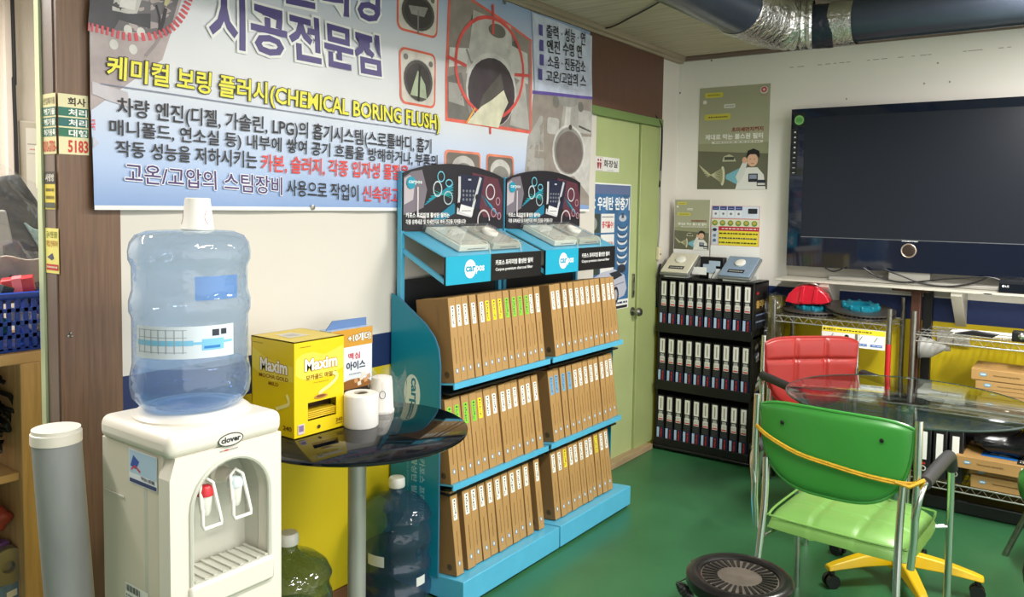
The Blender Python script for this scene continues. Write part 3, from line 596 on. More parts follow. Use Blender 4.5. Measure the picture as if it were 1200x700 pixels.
tr = MB().use(WD).box(x1 - .10, x1 + .012, R0 - .008, R1 + .008, RZ0 - .03, RZ0 + .03).build('drip_tray', wd, bev=.008)
gm = MB().use(WDR)
for i in range(9): yy = R0 + .012 + i * (R1 - R0 - .024) / 8; gm.box(x1 - .09, x1 + .003, yy - .004, yy + .004, RZ0 + .032, RZ0 + .037)
gm.box(x1 - .09, x1 + .003, R0 + .004, R1 - .004, RZ0 + .0305, RZ0 + .0325); gm.build('drip_grille', tr)
pl = Print((x1 + .0012, 0, 0), (0, 1, 0), (0, 0, 1), (1, 0, 0), .0004)
ly, lz = -3.69, .944
# emblem sits on the sloped top of the front
pl = Print((x1 + .0045, 0, 0), (0, 1, 0), (0, 0, 1), (1, 0, 0), .0004); pl.ell(ly, lz, .034, .0155, (50, 50, 50)).L(); pl.ell(ly, lz, .031, .013, (216, 214, 206)).L(); pl.text('clover', ly - .026, ly + .026, lz - .006, lz + .008, (40, 40, 44), .04); pl.build('emblem', wd)
pl = Print((x1 + .0006, 0, 0), (0, 1, 0), (0, 0, 1), (1, 0, 0), .0004); pl.rect(ly - .026, ly + .022, .918, .9215, (170, 160, 160)); pl.rect(ly - .014, ly - .004, .918, .9215, (200, 60, 60)); pl.build('print', wd)
pl = Print((x1 - .0995, 0, 0), (0, 1, 0), (0, 0, 1), (1, 0, 0), .0004); pl.ring(-3.765, .70, .022, .026, .003, (110, 110, 104)); pl.ell(-3.783, .705, .006, .008, (120, 118, 110)); pl.ell(-3.766, .705, .006, .008, (120, 118, 110)); pl.scrib(-3.79, -3.76, .683, .695, (120, 118, 110), 2, 4); pl.build('round_sticker', wd)
pl = Print((0, y0 + .0035, 0), (1, 0, 0), (0, 0, 1), (0, -1, 0), .0004); pl.rect(.425, .545, .845, .925, (226, 232, 240)).L(); pl.rect(.428, .542, .870, .922, (176, 204, 228)); pl.rect(.428, .542, .847, .856, (50, 60, 110)).L(); pl.poly([(.433, .885), (.446, .912), (.471, .90), (.456, .88)], (40, 80, 170)); pl.line([(.436, .877), (.452, .887), (.476, .877)], .005, (200, 60, 70)); pl.text('먹는샘물', .478, .535, .860, .868, (40, 40, 60), .02); pl.build('sticker', wd)
pl = Print((0, y0 + .0035, 0), (1, 0, 0), (0, 0, 1), (0, -1, 0), .0004); pl.rect(.40, .50, .545, .60, (234, 234, 230)).L()
for i in range(14): pl.rect(.405 + i * .0045, .405 + i * .0045 + (.0025 if i % 3 else .0012), .58, .596, (30, 30, 30))
pl.scrib(.405, .49, .552, .575, (60, 60, 60), 3, 6); pl.build('barcode_label', wd)
mb = MB().use(WDR).box(x0 + .01, .40, y0 + .001, y0 + .003, .80, .804); mb.build('panel_seam', wd)
# bottle on the dispenser
bx, by = .45, -3.692
PCB = clear('blue_polycarbonate', (212, 226, 242), .24, .05, .25, .16)
BPROF = [(.04, .0), (.055, .004), (.085, .012), (.118, .026), (.133, .045), (.1375, .07), (.137, .095), (.133, .115), (.1315, .125), (.1315, .232), (.133, .238), (.137, .247), (.1375, .262), (.1375, .272), (.133, .290), (.1305, .297), (.1305, .352), (.133, .36), (.1375, .37), (.138, .39), (.134, .41), (.122, .427), (.10, .436), (.07, .438), (.0, .438)]
wbt = thing('water_bottle', 'large blue water bottle standing upside down on the dispenser', 'bottle', (bx, by, .985))
MB().use(PCB).lathe((bx, by, .988), BPROF, 56).build('bottle_shell', wbt)
MB().use(clear('water', (216, 230, 248), .1, .02, 0, .08)).lathe((bx, by, .992), [(0, .0), (.08, .018), (.118, .032), (.130, .05), (.132, .075), (.13, .10), (.122, .12), (0, .121)], 48).build('water', wbt)
def curved(mb, c, r, a0, a1, z0, z1, n=16):
    return mb.surf(lambda i, j: (c[0] + r * math.cos(a0 + (a1 - a0) * i), c[1] + r * math.sin(a0 + (a1 - a0) * i), z0 + (z1 - z0) * j), n, 1)
A = math.radians
mb = MB().use(ink(206, 216, 226)); curved(mb, (bx, by), 0.1327, A(-92), A(12), 1.138, 1.212); mb.build('label', wbt, smooth=60)
mb = MB().use(ink(120, 186, 220)); curved(mb, (bx, by), 0.1330, A(-90), A(-30), 1.168, 1.180); curved(mb, (bx, by), 0.1331, A(-30), A(10), 1.17, 1.176); curved(mb, (bx, by), .1331, A(-22), A(0), 1.156, 1.182)
mb.use(ink(150, 160, 170))
for k in range(7): curved(mb, (bx, by), 0.1330, A(-88 + k * 8), A(-87 + k * 8), 1.15, 1.205, 1)
for k in range(4): curved(mb, (bx, by), 0.1330, A(-88), A(-36), 1.152 + k * .017, 1.1535 + k * .017, 8)
mb.use(ink(40, 46, 60)); curved(mb, (bx, by), 0.1334, A(-12), A(-5), 1.188, 1.203, 3); curved(mb, (bx, by), 0.1334, A(-3), A(3), 1.19, 1.203, 3); mb.use(ink(40, 120, 190)); curved(mb, (bx, by), 0.1334, A(-20), A(-4), 1.16, 1.166, 4); mb.build('label_print', wbt, smooth=60)
mb = MB().use(mat('label_back_blue', (112, 158, 206), .4)); curved(mb, (bx, by), .129, A(-28), A(20), 1.27, 1.325); mb.build('back_label', wbt, smooth=60)
cup = thing('paper_cup', 'white paper cup turned upside down on top of water bottle', 'cup', (bx, by + .015, 1.426))
CUPM = mat('cup_paper', (238, 234, 226), .6)
MB().use(CUPM).lathe((bx, by + .02, 1.427), [(.038, 0), (.039, .003), (.037, .006), (.029, .075), (.026, .077), (0, .075)], 36).build('cup_wall', cup)
mb = MB().use(ink(150, 80, 90))
for s_ in (-1, 1):
    pts = []
    for i in range(9):
        t_ = i / 8; z = 1.44 + .035 * t_; r = .0372 - .008 * (z - 1.433) / .069; a = A(-55 + s_ * (62 - 12 * math.sin(t_ * 3.14))); pts.append((bx + r * math.cos(a), by + .02 + r * math.sin(a), z))
    mb.tube(pts, .0008, 5)
mb.build('printed_line', cup)
# =================================================================== ROUND TABLE
TX, TY, TZ, TR = .384, -3.092, .80, .343
rt = thing('round_table', 'round black glass-topped pedestal table beside dispenser', 'table', (TX, TY, 0))
MB().use(mat('black_glass_top', (10, 14, 20), .07, 0)).lathe((TX, TY, TZ), [(TR - .004, -.012), (TR, -.009), (TR, -.003), (TR - .004, 0)], 72).build('table_top', rt)
MB().use(mat('satin_grey_metal', (176, 176, 170), .35, .5)).lathe((TX, TY, 0), [(.028, .02), (.028, .788)], 32).build('column', rt)
MB().use(STEEL).lathe((TX, TY, 0), [(.14, 0), (.14, .012), (.05, .022), (.03, .03)], 40).build('base_plate', rt)
MB().use(STEEL).lathe((TX, TY, 0), [(.03, .775), (.08, .782), (.08, .788)], 24).build('mounting_plate', rt)
# coffee mix box
YE = mat('yellow_carton', (232, 202, 20), .32, 0, .03, 5)
bx0, bx1, bya, byb, bz = .135, .338, -3.296, -3.106, TZ
cf = thing('coffee_mix_box', 'yellow coffee mix carton with tear-open slot on round table', 'box', ((bx0 + bx1) / 2, (bya + byb) / 2, bz))
H = .288
# front with opening: build as plates
ob0, ob1, oz0, oz1 = bya + .05, byb - .03, bz + .045, bz + .10
mb = MB().use(YE); mb.box(bx0, bx1 - .004, bya, bya + .003, bz, bz + H).box(bx0, bx1 - .004, byb - .003, byb, bz, bz + H).box(bx0, bx0 + .003, bya, byb, bz, bz + H).box(bx0, bx1, bya, byb, bz + H - .003, bz + H).box(bx0, bx1, bya, byb, bz, bz + .003)
for a, b, c, d in ((bya, byb, bz, oz0), (bya, byb, oz1, bz + H), (bya, ob0, oz0, oz1), (ob1, byb, oz0, oz1)): mb.box(bx1 - .003, bx1, a, b, c, d)
mb.build('carton', cf, smooth=0)
MB().use(mat('dark_inside', (70, 52, 20), .8)).box(bx1 - .06, bx1 - .055, bya + .004, byb - .004, bz + .004, bz + .2).build('carton_inside', cf)
for k in range(4): MB().use(mat('stick_yellow', (226, 190, 40), .35)).box(bx1 - .05, bx1 - .006, ob0 - .01, ob1 + .01, oz0 + .003 + k * .006, oz0 + .007 + k * .006).build('coffee_stick', cf, bev=.001)
pc = Print((bx1, 0, bz), (0, 1, 0), (0, 0, 1), (1, 0, 0), .0004)
pc.poly([(bya + .005, .235), (bya + .03, .25), (bya + .07, .252), (bya + .11, .238), (byb - .004, .258), (byb - .004, .19), (byb - .05, .172), (bya + .06, .166), (bya + .02, .178), (bya + .004, .19)], (238, 218, 78)).L()
pc.text('Maxim', bya + .038, byb - .028, .196, .233, (248, 246, 238), .03, (190, 150, 20), .02)
pc.text('모카골드 마일드', bya + .042, byb - .03, .168, .184, (130, 80, 20), .02); pc.scrib(bya + .02, bya + .06, .268, .273, (120, 100, 20), 1, 1); pc.scrib(bya + .07, byb - .06, .156, .16, (160, 120, 20), 1, 2)
pc.line([tuple(p[:2]) for p in spl([(bya + .1, .115, 0), (bya + .095, .125, 0), (bya + .13, .14, 0), (bya + .155, .155, 0), (bya + .16, .17, 0), (bya + .145, .178, 0)])], .011, (246, 236, 150)); pc.ell(bya + .098, .113, .026, .007, (186, 134, 60)); pc.ell(bya + .098, .114, .018, .004, (120, 70, 30))
pc.rect(bya + .012, bya + .035, .012, .042, (206, 196, 200)).L(); pc.rect(bya + .015, bya + .032, .02, .038, (130, 110, 150)); pc.text('240', byb - .034, byb - .008, .022, .034, (110, 70, 20), .02); pc.line([(byb - .034, .017), (byb - .008, .017)], .002, (110, 70, 20)); pc.ell(bya + .09, .022, .006, .006, (60, 50, 30)); pc.build('front_print', cf)
pc = Print((0, bya, bz), (1, 0, 0), (0, 0, 1), (0, -1, 0), .0004)
pc.poly([(bx0 + .004, .255), (bx0 + .08, .225), (bx1 - .004, .215), (bx1 - .004, .17), (bx0 + .1, .16), (bx0 + .004, .19)], (236, 216, 76)).L()
pc.text('Maxim', bx0 + .045, bx1 - .03, .188, .228, (248, 246, 238), .03, (190, 150, 20), .02); pc.text('MOCHA GOLD', bx0 + .04, bx1 - .025, .168, .180, (150, 90, 20), .02); pc.text('MILD', bx0 + .085, bx1 - .07, .148, .158, (150, 90, 20), .02)
pc.line([tuple(p[:2]) for p in spl([(bx0 + .12, .08, 0), (bx0 + .15, .09, 0), (bx0 + .18, .105, 0), (bx0 + .17, .13, 0)])], .011, (246, 236, 150)); pc.text('240', bx1 - .05, bx1 - .01, .022, .036, (110, 70, 20), .02); pc.scrib(bx0 + .01, bx0 + .06, .268, .273, (120, 100, 20), 1, 3); pc.build('side_print', cf)
pc = Print((0, 0, bz + H), (1, 0, 0), (0, 1, 0), (0, 0, 1), .0004); pc.quad([(bx0 + .05, bya + .05), (bx0 + .13, bya + .04), (bx0 + .13, bya + .12), (bx0 + .05, bya + .11)], (226, 220, 206)).L(); pc.rect(bx0 + .07, bx0 + .11, bya + .06, bya + .1, (196, 190, 180)); pc.build('top_sticker', cf)
# iced coffee bag box behind
ib = thing('iced_coffee_box', 'blue and white iced coffee carton with handle behind yellow carton', 'box', (.14, -2.86, TZ))
ix0, ix1, iy0, iy1, ih = .08, .145, -2.985, -2.80, .262
MB().use(mat('ice_carton', (196, 212, 232), .35)).box(ix0, ix1, iy0, iy1, TZ, TZ + ih).build('carton', ib, bev=.002)
MB().use(mat('ice_carton_blue', (96, 128, 178), .35)).prism([(0, 0), (.185, 0), (.185, .028), (.03, .03)], (ix0 + .03, iy0, TZ + ih), (0, 1, 0), (0, 0, 1), (.004, 0, 0)).build('handle_flap', ib)
pi = Print((ix1, iy0, TZ), (0, 1, 0), (0, 0, 1), (1, 0, 0), .0004); pi.rect(.0, .185, .2, .262, (206, 150, 50)); pi.rect(.004, .181, .045, .2, (226, 232, 240)); pi.rect(0, .185, .022, .045, (120, 70, 30)).L()
pi.ell(.1, .06, .08, .026, (150, 96, 44)); pi.rect(.0, .185, .036, .052, (40, 30, 24)).L(); pi.text('+10개더!', .07, .178, .215, .245, (250, 246, 236), .03, (60, 30, 10), .04); pi.text('맥심', .07, .125, .155, .178, (200, 60, 70), .02); pi.text('아이스', .062, .15, .118, .148, (40, 50, 80), .03); pi.scrib(.075, .13, .1, .108, (120, 130, 150), 1, 2)
for k, (a, b) in enumerate(((.1, .07), (.125, .075), (.145, .066), (.115, .058), (.16, .078), (.135, .088))): pi.quad([(a, b), (a + .016, b + .003), (a + .013, b + .018), (a - .003, b + .013)], ((214, 160, 110), (236, 226, 210))[k % 2])
pi.text('커피믹스', .07, .15, .004, .018, (50, 60, 110), .02); pi.build('front_print', ib)
# toilet roll and wrapped roll
tp = thing('toilet_roll', 'white toilet paper roll standing in front on the round table', 'toilet roll', (.372, -3.06, TZ))
MB().use(mat('tissue', (236, 234, 230), .9, 0, .02, 30)).lathe((.372, -3.065, TZ), [(.02, .1), (.02, .004), (.051, .0), (.054, .004), (.054, .1), (.05, .104), (.023, .104), (.02, .1)], 40).build('paper', tp)
MB().use(mat('card_core', (190, 180, 164), .9)).lathe((.372, -3.065, TZ), [(.019, .002), (.021, .002), (.021, .105), (.019, .105), (.019, .002)], 24).build('core', tp)
wr = thing('wrapped_cups', 'stack of white paper cups in crumpled clear film on round table', 'wrapped cups', (.30, -2.91, TZ))
MB().use(CUPM).lathe((.30, -2.905, TZ), [(.042, 0), (.043, .008), (.040, .012), (.036, .1), (.033, .118), (.02, .122), (0, .122)], 36).build('cups', wr)
pm = MB().use(ink(40, 44, 60)); pm.tube([(.30 + .0395 * math.cos(A(-40 + 14 * math.cos(t))), -2.905 + .0395 * math.sin(A(-40 + 14 * math.cos(t))), TZ + .065 + .013 * math.sin(t)) for t in [2 * math.pi * i / 20 for i in range(20)]], .0009, 5, True); pm.build('ring_print', wr)
MB().use(clear('crumpled_film', (250, 251, 252), .22, .12, .9, .05)).surf(lambda i, j: (.30 + (.046 + .006 * math.sin(9 * i * 6.28 + j * 8) + .015 * max(0, math.cos(6.28 * (i - .2)))) * math.cos(6.28 * i), -2.895 + (.046 + .008 * math.sin(7 * i * 6.28) + .035 * max(0, math.cos(6.28 * (i - .17))) ** 3) * math.sin(6.28 * i), TZ + .001 + .125 * j - .02 * j * math.sin(5 * 6.28 * i)), 60, 12).build('film_wrap', wr)
# floor bottles
def floor_bottle(x, y, tint, label, lab2=True):
    r = thing('water_bottle', label, 'bottle', (x, y, 0)); rc = clear('bottle_plastic_' + str(tint[0]), tint, .25, .05, .3, .15)
    pr_ = [(.0, .004), (.11, .0), (.128, .014), (.134, .04), (.134, .07), (.126, .08), (.126, .12), (.134, .13), (.134, .155), (.126, .166), (.126, .21), (.134, .22), (.136, .245), (.134, .27), (.126, .29), (.126, .31), (.134, .33), (.12, .36), (.09, .385), (.05, .40), (.032, .41), (.028, .42), (.027, .44)]
    MB().use(rc).lathe((x, y, 0), pr_, 48).build('bottle_shell', r)
    MB().use(clear('bottle_inner_' + str(tint[0]), tuple(min(255, k + 20) for k in tint), .1, .02)).lathe((x, y, .006), [(0, 0), (.12, .004), (.12, .2), (0, .2)], 32).build('water', r)
    MB().use(WHITE).lathe((x, y, .43), [(.03, 0), (.032, .004), (.031, .03), (.027, .036), (0, .037)], 28).build('cap', r)
    if lab2:
        mb = MB().use(ink(214, 218, 214)); curved(mb, (x, y), .1272, A(-100), A(-66), .17, .21); curved(mb, (x, y), .1275, A(-10), A(10), .085, .118); mb.build('label', r, smooth=60)
    return r
q = onp(465, 564, 2, .45)
floor_bottle(q[0], q[1], (130, 174, 204), 'blue water bottle with white cap on floor under round table')
q = onp(338, 652, 2, .39)
floor_bottle(q[0], q[1], (170, 186, 140), 'olive tinted water bottle on floor between dispenser and table column', False)
# brown skirting strip by the wall under the table
st_ = MB().use(mat('rusty_brown_strip', (126, 84, 52), .6, 0, .2, 9)).box(.0, .014, -3.6, -2.57, 0, .07).build('baseboard_left', bev=.002); struct(st_)
# =================================================================== FILTER DISPLAY UNITS
CY_ = mat('light_blue_sheet', (86, 178, 214), .32, 0, .06, 12); CYD = mat('teal_panel', (16, 132, 156), .28, 0, .03, 3)
CARD = mat('brown_cardboard', (176, 138, 84), .6, 0, .08, 5, stretch=(1, 1, 3)); CARDE = mat('cardboard_edge', (136, 102, 58), .7)
BACK = mat('dark_display_back', (26, 30, 34), .5)
FW = .0415
def fb_meshes():
    d = {}
    h = .315; dp = .16
    b = MB().use(CARD).box(-dp, 0, .0008, FW - .0008, 0, h); d['carton'] = b.mesh('carton', smooth=0)
    e = MB().use(CARDE).box(-dp, .0004, .0, .0016, .001, h - .001).box(-dp, .0004, FW - .0016, FW, .001, h - .001); d['carton_edge'] = e.mesh('carton_edge', smooth=0)
    for nm, c in (('white', (236, 236, 230)), ('yellow', (236, 218, 40)), ('green', (128, 206, 56)), ('blue', (104, 168, 214))):
        for v in range(4):
            p = Print((0, 0, 0), (0, 1, 0), (0, 0, 1), (1, 0, 0), .0003); p.rrect(.0105, .0315, .205, .285, .002, c).L()
            Rr = random.Random(v + 10); z = .28
            p.rect(.018, .026, z - .006, z, (50, 50, 50)); z -= .012
            while z > .215:
                dz = Rr.uniform(.003, .008); a = Rr.uniform(.014, .02); p.rect(a, a + Rr.uniform(.004, .008), z - dz, z, (96, 92, 92)); z -= dz + Rr.uniform(.002, .005)
            d['label_%s%d' % (nm, v)] = p.mb.mesh('label', smooth=0)
    p = Print((0, 0, 0), (0, 1, 0), (0, 0, 1), (1, 0, 0), .0003); p.text('Carpos premium charcoal filter', .0175, .0245, .07, .165, (92, 66, 34), .02, rot=90)
    d['side_print'] = p.mb.mesh('side_print', smooth=0)
    p = Print((0, 0, 0), (0, 1, 0), (0, 0, 1), (1, 0, 0), .0003); p.rrect(.0155, .0265, .033, .052, .004, (96, 140, 176)).L(); p.rect(.018, .024, .037, .048, (226, 236, 240)); d['badge'] = p.mb.mesh('badge', smooth=0)
    p = Print((0, .0, 0), (1, 0, 0), (0, 0, 1), (0, -1, 0), .0003); p.ell(-.032, .03, .0115, .0115, (40, 34, 28), 20).L(); p.ring(-.032, .03, .008, .008, .0012, (150, 120, 80)); p.line([(-.034, .024), (-.032, .036), (-.029, .028)], .0015, (150, 120, 80)); p.L(0); p.text('CARPOS FILTER', -.058, -.05, .2, .29, (120, 90, 50), .01, rot=90); d['side_badge'] = p.mb.mesh('side_badge', smooth=0)
    return d
FB = fb_meshes()
ORD = ['first', 'second', 'third', 'fourth', 'fifth', 'sixth', 'seventh', 'eighth', 'ninth', 'tenth', 'eleventh', 'twelfth', 'thirteenth', 'fourteenth', 'fifteenth']
CN = {'W': 'white', 'Y': 'yellow', 'G': 'green', 'B': 'blue'}
LEAN = -.13
def row(unit, rown, ya, yb, x, z, spec, lean=LEAN, first_gap=0):
    n = len(spec); R = random.Random(n + int(ya * 100)); pitch = (yb - ya) / n
    for i, c in enumerate(spec):
        y = ya + pitch * i + (0 if not (first_gap and i == 0) else -first_gap)
        sc_y = min(1.12, (pitch * .985) / FW)
        side = 'from the left' 
        r = thing('filter_box', 'upright brown filter box with %s label, %s from left in %s row of %s display' % (CN[c], ORD[i], rown, unit), 'filter box', (x + R.uniform(-.004, .004), y, z), 'filter boxes in the %s row of the %s display' % (rown, unit), rot=(R.uniform(-.004, .004), lean + R.uniform(-.008, .008), 0))
        r.scale = (1, sc_y, 1)
        link('carton', FB['carton'], r); link('carton_edge', FB['carton_edge'], r)
        link('label', FB['label_%s%d' % (CN[c], R.randrange(4))], r)['label'] = CN[c] + ' paper label'
        link('side_print', FB['side_print'], r); link('badge', FB['badge'], r)
        if i == 0 or (first_gap and i == 1): link('side_badge', FB['side_badge'], r)
def display(nm, ya, yb, left=False):
    r = thing('display_rack', '%s light blue three-tier filter display stand against the wall' % nm, 'display rack', (.2, (ya + yb) / 2, 0), 'light blue filter display stands')
    w_ = yb - ya
    # plinth
    MB().use(CY_).prism([(.03, 0.012), (.384, .012), (.384, .104), (.37, .104), (.03, .075)], (0, ya, 0), (1, 0, 0), (0, 0, 1), (0, w_, 0)).build('plinth', r, bev=.002)
    MB().use(BLACK).box(.05, .37, ya + .01, yb - .01, 0, .014).build('foot_rail', r)
    # back panel and posts
    MB().use(BACK).box(.025, .032, ya + .02, yb - .02, .1, 1.2).build('back_panel', r)
    for yy in (ya + .004, yb - .024): MB().use(CY_).box(.03, .052, yy, yy + .02, .08, 1.62 if yy < ya + .1 else 1.40).build('post', r, bev=.001)
    # shelves tilted back, with raised front lip
    for zz in (.832, .45):
        MB().use(CY_).prism([(.06, -.03), (.325, .005), (.325, -.018), (.319, -.018), (.319, -.002), (.06, -.036)], (0, ya + .006, zz), (1, 0, 0), (0, 0, 1), (0, w_ - .012, 0)).build('shelf', r, smooth=0)
        MB().use(BLACK).box(.06, .30, ya + .01, yb - .01, zz - .045, zz - .038).build('shelf_underside', r)
    return r
U1, U2 = (-2.565, -1.915), (-1.905, -1.262)
d1 = display('left', *U1); d2 = display('right', *U2)
# teal side panel at the left of unit 1
po_ = [(.012, .07), (.262, .09), (.264, .90), (.255, .96), (.235, 1.0), (.19, 1.045), (.05, 1.135), (.012, 1.15)]
MB().use(CYD).prism(po_, (0, -2.572, 0), (1, 0, 0), (0, 0, 1), (0, .006, 0)).build('side_panel', d1, bev=.001)
MB().use(mat('panel_edge_blue', (60, 120, 150), .3)).tube([(a, -2.569, b) for a, b in po_[1:7]], .004, 6).build('panel_edging', d1)
ps = Print((0, -2.572, 0), (1, 0, 0), (0, 0, 1), (0, -1, 0), .0004); ps.ell(.125, .772, .042, .075, (214, 226, 226)).L(); ps.text('carpos', .11, .145, .66, .835, (20, 120, 146), .03, rot=-90); ps.flush('side_logo', d1)
ps.text('카포스 프리미엄', .165, .195, .30, .53, (150, 196, 204), .02, rot=-90); ps.text('활성탄 필터', .125, .155, .36, .53, (150, 196, 204), .02, rot=-90); ps.text('Carpos premium charcoal filter', .1, .112, .3, .53, (120, 176, 186), .01, rot=-90); ps.build('side_lettering', d1)
mb = MB().use(CYD).prism([(.012, .1), (.262, .1), (.262, .84), (.012, .84)], (0, -1.258, 0), (1, 0, 0), (0, 0, 1), (0, .004, 0)); mb.build('side_panel', d2)
for unit, (ya, yb), r in (('left', U1, d1), ('right', U2, d2)):
    # arched header with printed dashboard picture
    top = lambda t: 1.60 + .062 * math.sin(math.pi * min(1, max(0, (t * .92 + .04)))) ** .7
    n = 24; hp = [(ya + .006, 1.392)] + [(ya + .006 + (yb - ya - .012) * i / n, top(i / n)) for i in range(n + 1)] + [(yb - .006, 1.392)]
    MB().use(BLACK).prism([(a, b) for a, b in hp], (.052, 0, 0), (0, 1, 0), (0, 0, 1), (.006, 0, 0)).build('header_board', r, smooth=0)
    p = Print((.058, ya, 1.392), (0, 1, 0), (0, 0, 1), (1, 0, 0), .0004); W_ = yb - ya
    DK = (34, 30, 38)
    p.poly([(a - ya, b - 1.392) for a, b in hp], DK).L()
    p.poly([(.008, .06), (.008, .205), (.05, .228), (.11, .238), (.14, .16), (.12, .09), (.06, .07)], (120, 112, 122)).L(); p.poly([(.01, .1), (.01, .2), (.04, .215), (.07, .2), (.06, .12)], (190, 180, 186)).L()
    p.poly([(.42, .24), (.6, .218), (.632, .15), (.63, .05), (.5, .05), (.45, .12)], (96, 48, 62)).L()
    for k in range(7): a = .1 + k * .02; p.poly([(.12 + k * .012, .10 + k * .012), (.13 + k * .012, .10 + k * .011), (.30, .185 - k * .012), (.29, .19 - k * .012)], (20, 130 + 6 * k, 156))
    for k in range(6): p.poly([(.47 + k * .008, .16 - k * .01), (.475 + k * .008, .155 - k * .01), (.56 + k * .01, .10 - k * .008), (.55 + k * .01, .1 - k * .008)], (30, 150, 176))
    for k in range(5): p.poly([(.17 + k * .015, .04 + k * .004), (.18 + k * .015, .04), (.31, .10 - k * .008), (.30, .11 - k * .006)], (20, 120, 150))
    p.L(); p.line([(.085, .17), (.085, .055), (.13, .05)], .009, (206, 196, 200)); p.ring(.265, .13, .026, .026, .005, (170, 190, 196)); p.ring(.2, .165, .025, .03, .006, (190, 200, 206), 0, 360, 12); p.ring(.5, .035, .04, .045, .007, (206, 196, 196), 0, 200)
    p.ring(.545, .16, .03, .032, .006, (200, 200, 206)); p.ring(.6, .12, .014, .016, .004, (190, 150, 160)); p.ring(.57, .07, .016, .018, .004, (190, 150, 160)); p.ring(.61, .055, .012, .014, .004, (190, 150, 160)); p.ring(.22, .215, .02, .02, .005, (110, 190, 210)); p.ring(.27, .19, .02, .014, .005, (110, 190, 210))
    p.poly([(.33, .23), (.50, .225), (.47, .09), (.35, .085)], (30, 36, 62)).L(); p.line([(.335, .22), (.335, .14), (.325, .07), (.41, .055), (.475, .22)], .016, (200, 200, 204)); p.L(); p.quad([(.335, .075), (.42, .055), (.43, .09), (.345, .105)], (222, 222, 222)).L()
    for i in range(4):
        for j in range(3): p.ell(.36 + i * .022, .125 + j * .018, .007, .006, (120, 124, 134), 8)
    p.rect(.39, .41, .205, .212, (190, 190, 200)); p.scrib(.35, .41, .074, .082, (80, 80, 90), 1, 2); p.ell(.33, .1, .01, .013, (20, 20, 24), 10); p.ell(.45, .135, .012, .014, (24, 24, 28), 10)
    p.L(); p.ell(.045, .185, .024, .024, (20, 150, 180)).L(); p.text('carpos', .03, .105, .178, .194, (226, 236, 236), .02)
    p.text('카포스 프리미엄 활성탄 필터는', .015, .27, .05, .07, (240, 240, 238), .025); p.text('각종 유해세균 및 미세먼지로 부터 건강을 지켜줍니다!', .015, .375, .024, .043, (240, 240, 238), .018)
    p.build('header_print', r)
    # sloped shelf with sign front
    ys0, ys1 = ya + .012, yb - .012
    MB().use(CY_).prism([(.05, 1.388), (.27, 1.302), (.27, 1.296), (.05, 1.382)], (0, ys0, 0), (1, 0, 0), (0, 0, 1), (0, ys1 - ys0, 0)).build('sloped_shelf', r)
    MB().use(CY_).prism([(.05, 1.325), (.27, 1.213), (.27, 1.195), (.05, 1.305)], (0, ys0, 0), (1, 0, 0), (0, 0, 1), (0, .012, 0)).build('side_brace', r)
    MB().use(CY_).prism([(.05, 1.325), (.27, 1.213), (.27, 1.195), (.05, 1.305)], (0, ys1 - .012, 0), (1, 0, 0), (0, 0, 1), (0, .012, 0)).build('side_brace', r)
    MB().use(BLACK).box(.262, .272, ys0, ys1, 1.195, 1.302).build('sign_board', r, bev=.001)
    p = Print((.272, ys0, 1.195), (0, 1, 0), (0, 0, 1), (1, 0, 0), .0004); p.rect(0, .27, 0, .107, (24, 166, 200)).L(); p.ell(.142, .055, .034, .036, (240, 244, 244)).L(); p.text('pos', .176, .228, .034, .066, (240, 244, 244), .03); p.text('car', .114, .172, .044, .066, (24, 150, 190), .03)
    p.text('카포스 프리미엄 활성탄 필터', .30, .56, .06, .082, (240, 240, 240), .025); p.text('Carpos premium charcoal filter', .30, .56, .034, .05, (230, 230, 230), .02); p.build('sign_lettering', r)
    # sample filters in clear cases
    sl = math.atan2(-.086, .22)
    for k, (yc, nm_, colr) in enumerate(((ya + .21, 'pale cream', (236, 232, 218)), (ya + .42, 'grey-beige', (200, 194, 180)))):
        s_ = thing('filter_sample', '%s sample filter in clear case on the %s display slope, with hanging loop' % (nm_, unit), 'filter sample', (.155, yc, 1.348), 'sample filters on display slopes', rot=(0, -sl, 0))
        MB().use(mat('filter_pad_' + nm_, colr, .7, 0, .05, 60, .3, 300, stretch=(1, 8, 1))).box(-.095, .095, -.092, .092, .002, .026).build('filter_pad', s_, False, bev=.003)
        MB().use(clear('acrylic_case', (246, 250, 250), .12, .05, 0, .08)).box(-.105, .105, -.1, .1, .0, .034).build('clear_case', s_, False, bev=.002)
        MB().use(mat('pad_frame', tuple(int(c * .86) for c in colr), .6)).tube([(-.085, -.082, .027), (.085, -.082, .027), (.085, .082, .027), (-.085, .082, .027)], .003, 6, True).build('pad_frame', s_, False)
        if k: MB().use(WHITE).lathe((-.01, 0, .028), [(.035, 0), (.036, .012), (.028, .016), (.02, .01), (0, .01)], 28).build('round_dial', s_, False)
        else:
            pp = Print((0, 0, .0275), (0, 1, 0), (-1, 0, 0), (0, 0, 1), .0003); pp.line([tuple(v[:2]) for v in spl([(-.03, .03, 0), (.0, .05, 0), (.02, .02, 0), (-.01, 0, 0)])], .003, (170, 160, 140)); pp.scrib(-.04, .03, -.06, -.05, (150, 144, 130), 1, 3); pp.build('printed_mark', s_, False)
        pp = Print((.1055, 0, 0), (0, 1, 0), (0, 0, 1), (1, 0, 0), .0003); pp.scrib(-.06, .05, .012, .022, (70, 76, 90), 1, k + 4); pp.build('case_print', s_, False)
        MB().use(mat('loop_wire', (206, 204, 190), .4)).tube(spl([(.07, .05, .036), (.1, .062, .038), (.118, .07, .01), (.127, .075, -.04), (.14, .06, -.055), (.135, .035, -.04), (.118, .03, .0)], 5), .002, 6).build('hanging_loop', s_, False)
row('left', 'top', -2.548, -1.94, .312, .836, 'WWWWWYYYGGGGWW')
row('left', 'middle', -2.556, -1.945, .312, .454, 'GGGGYWWWWWWWW')
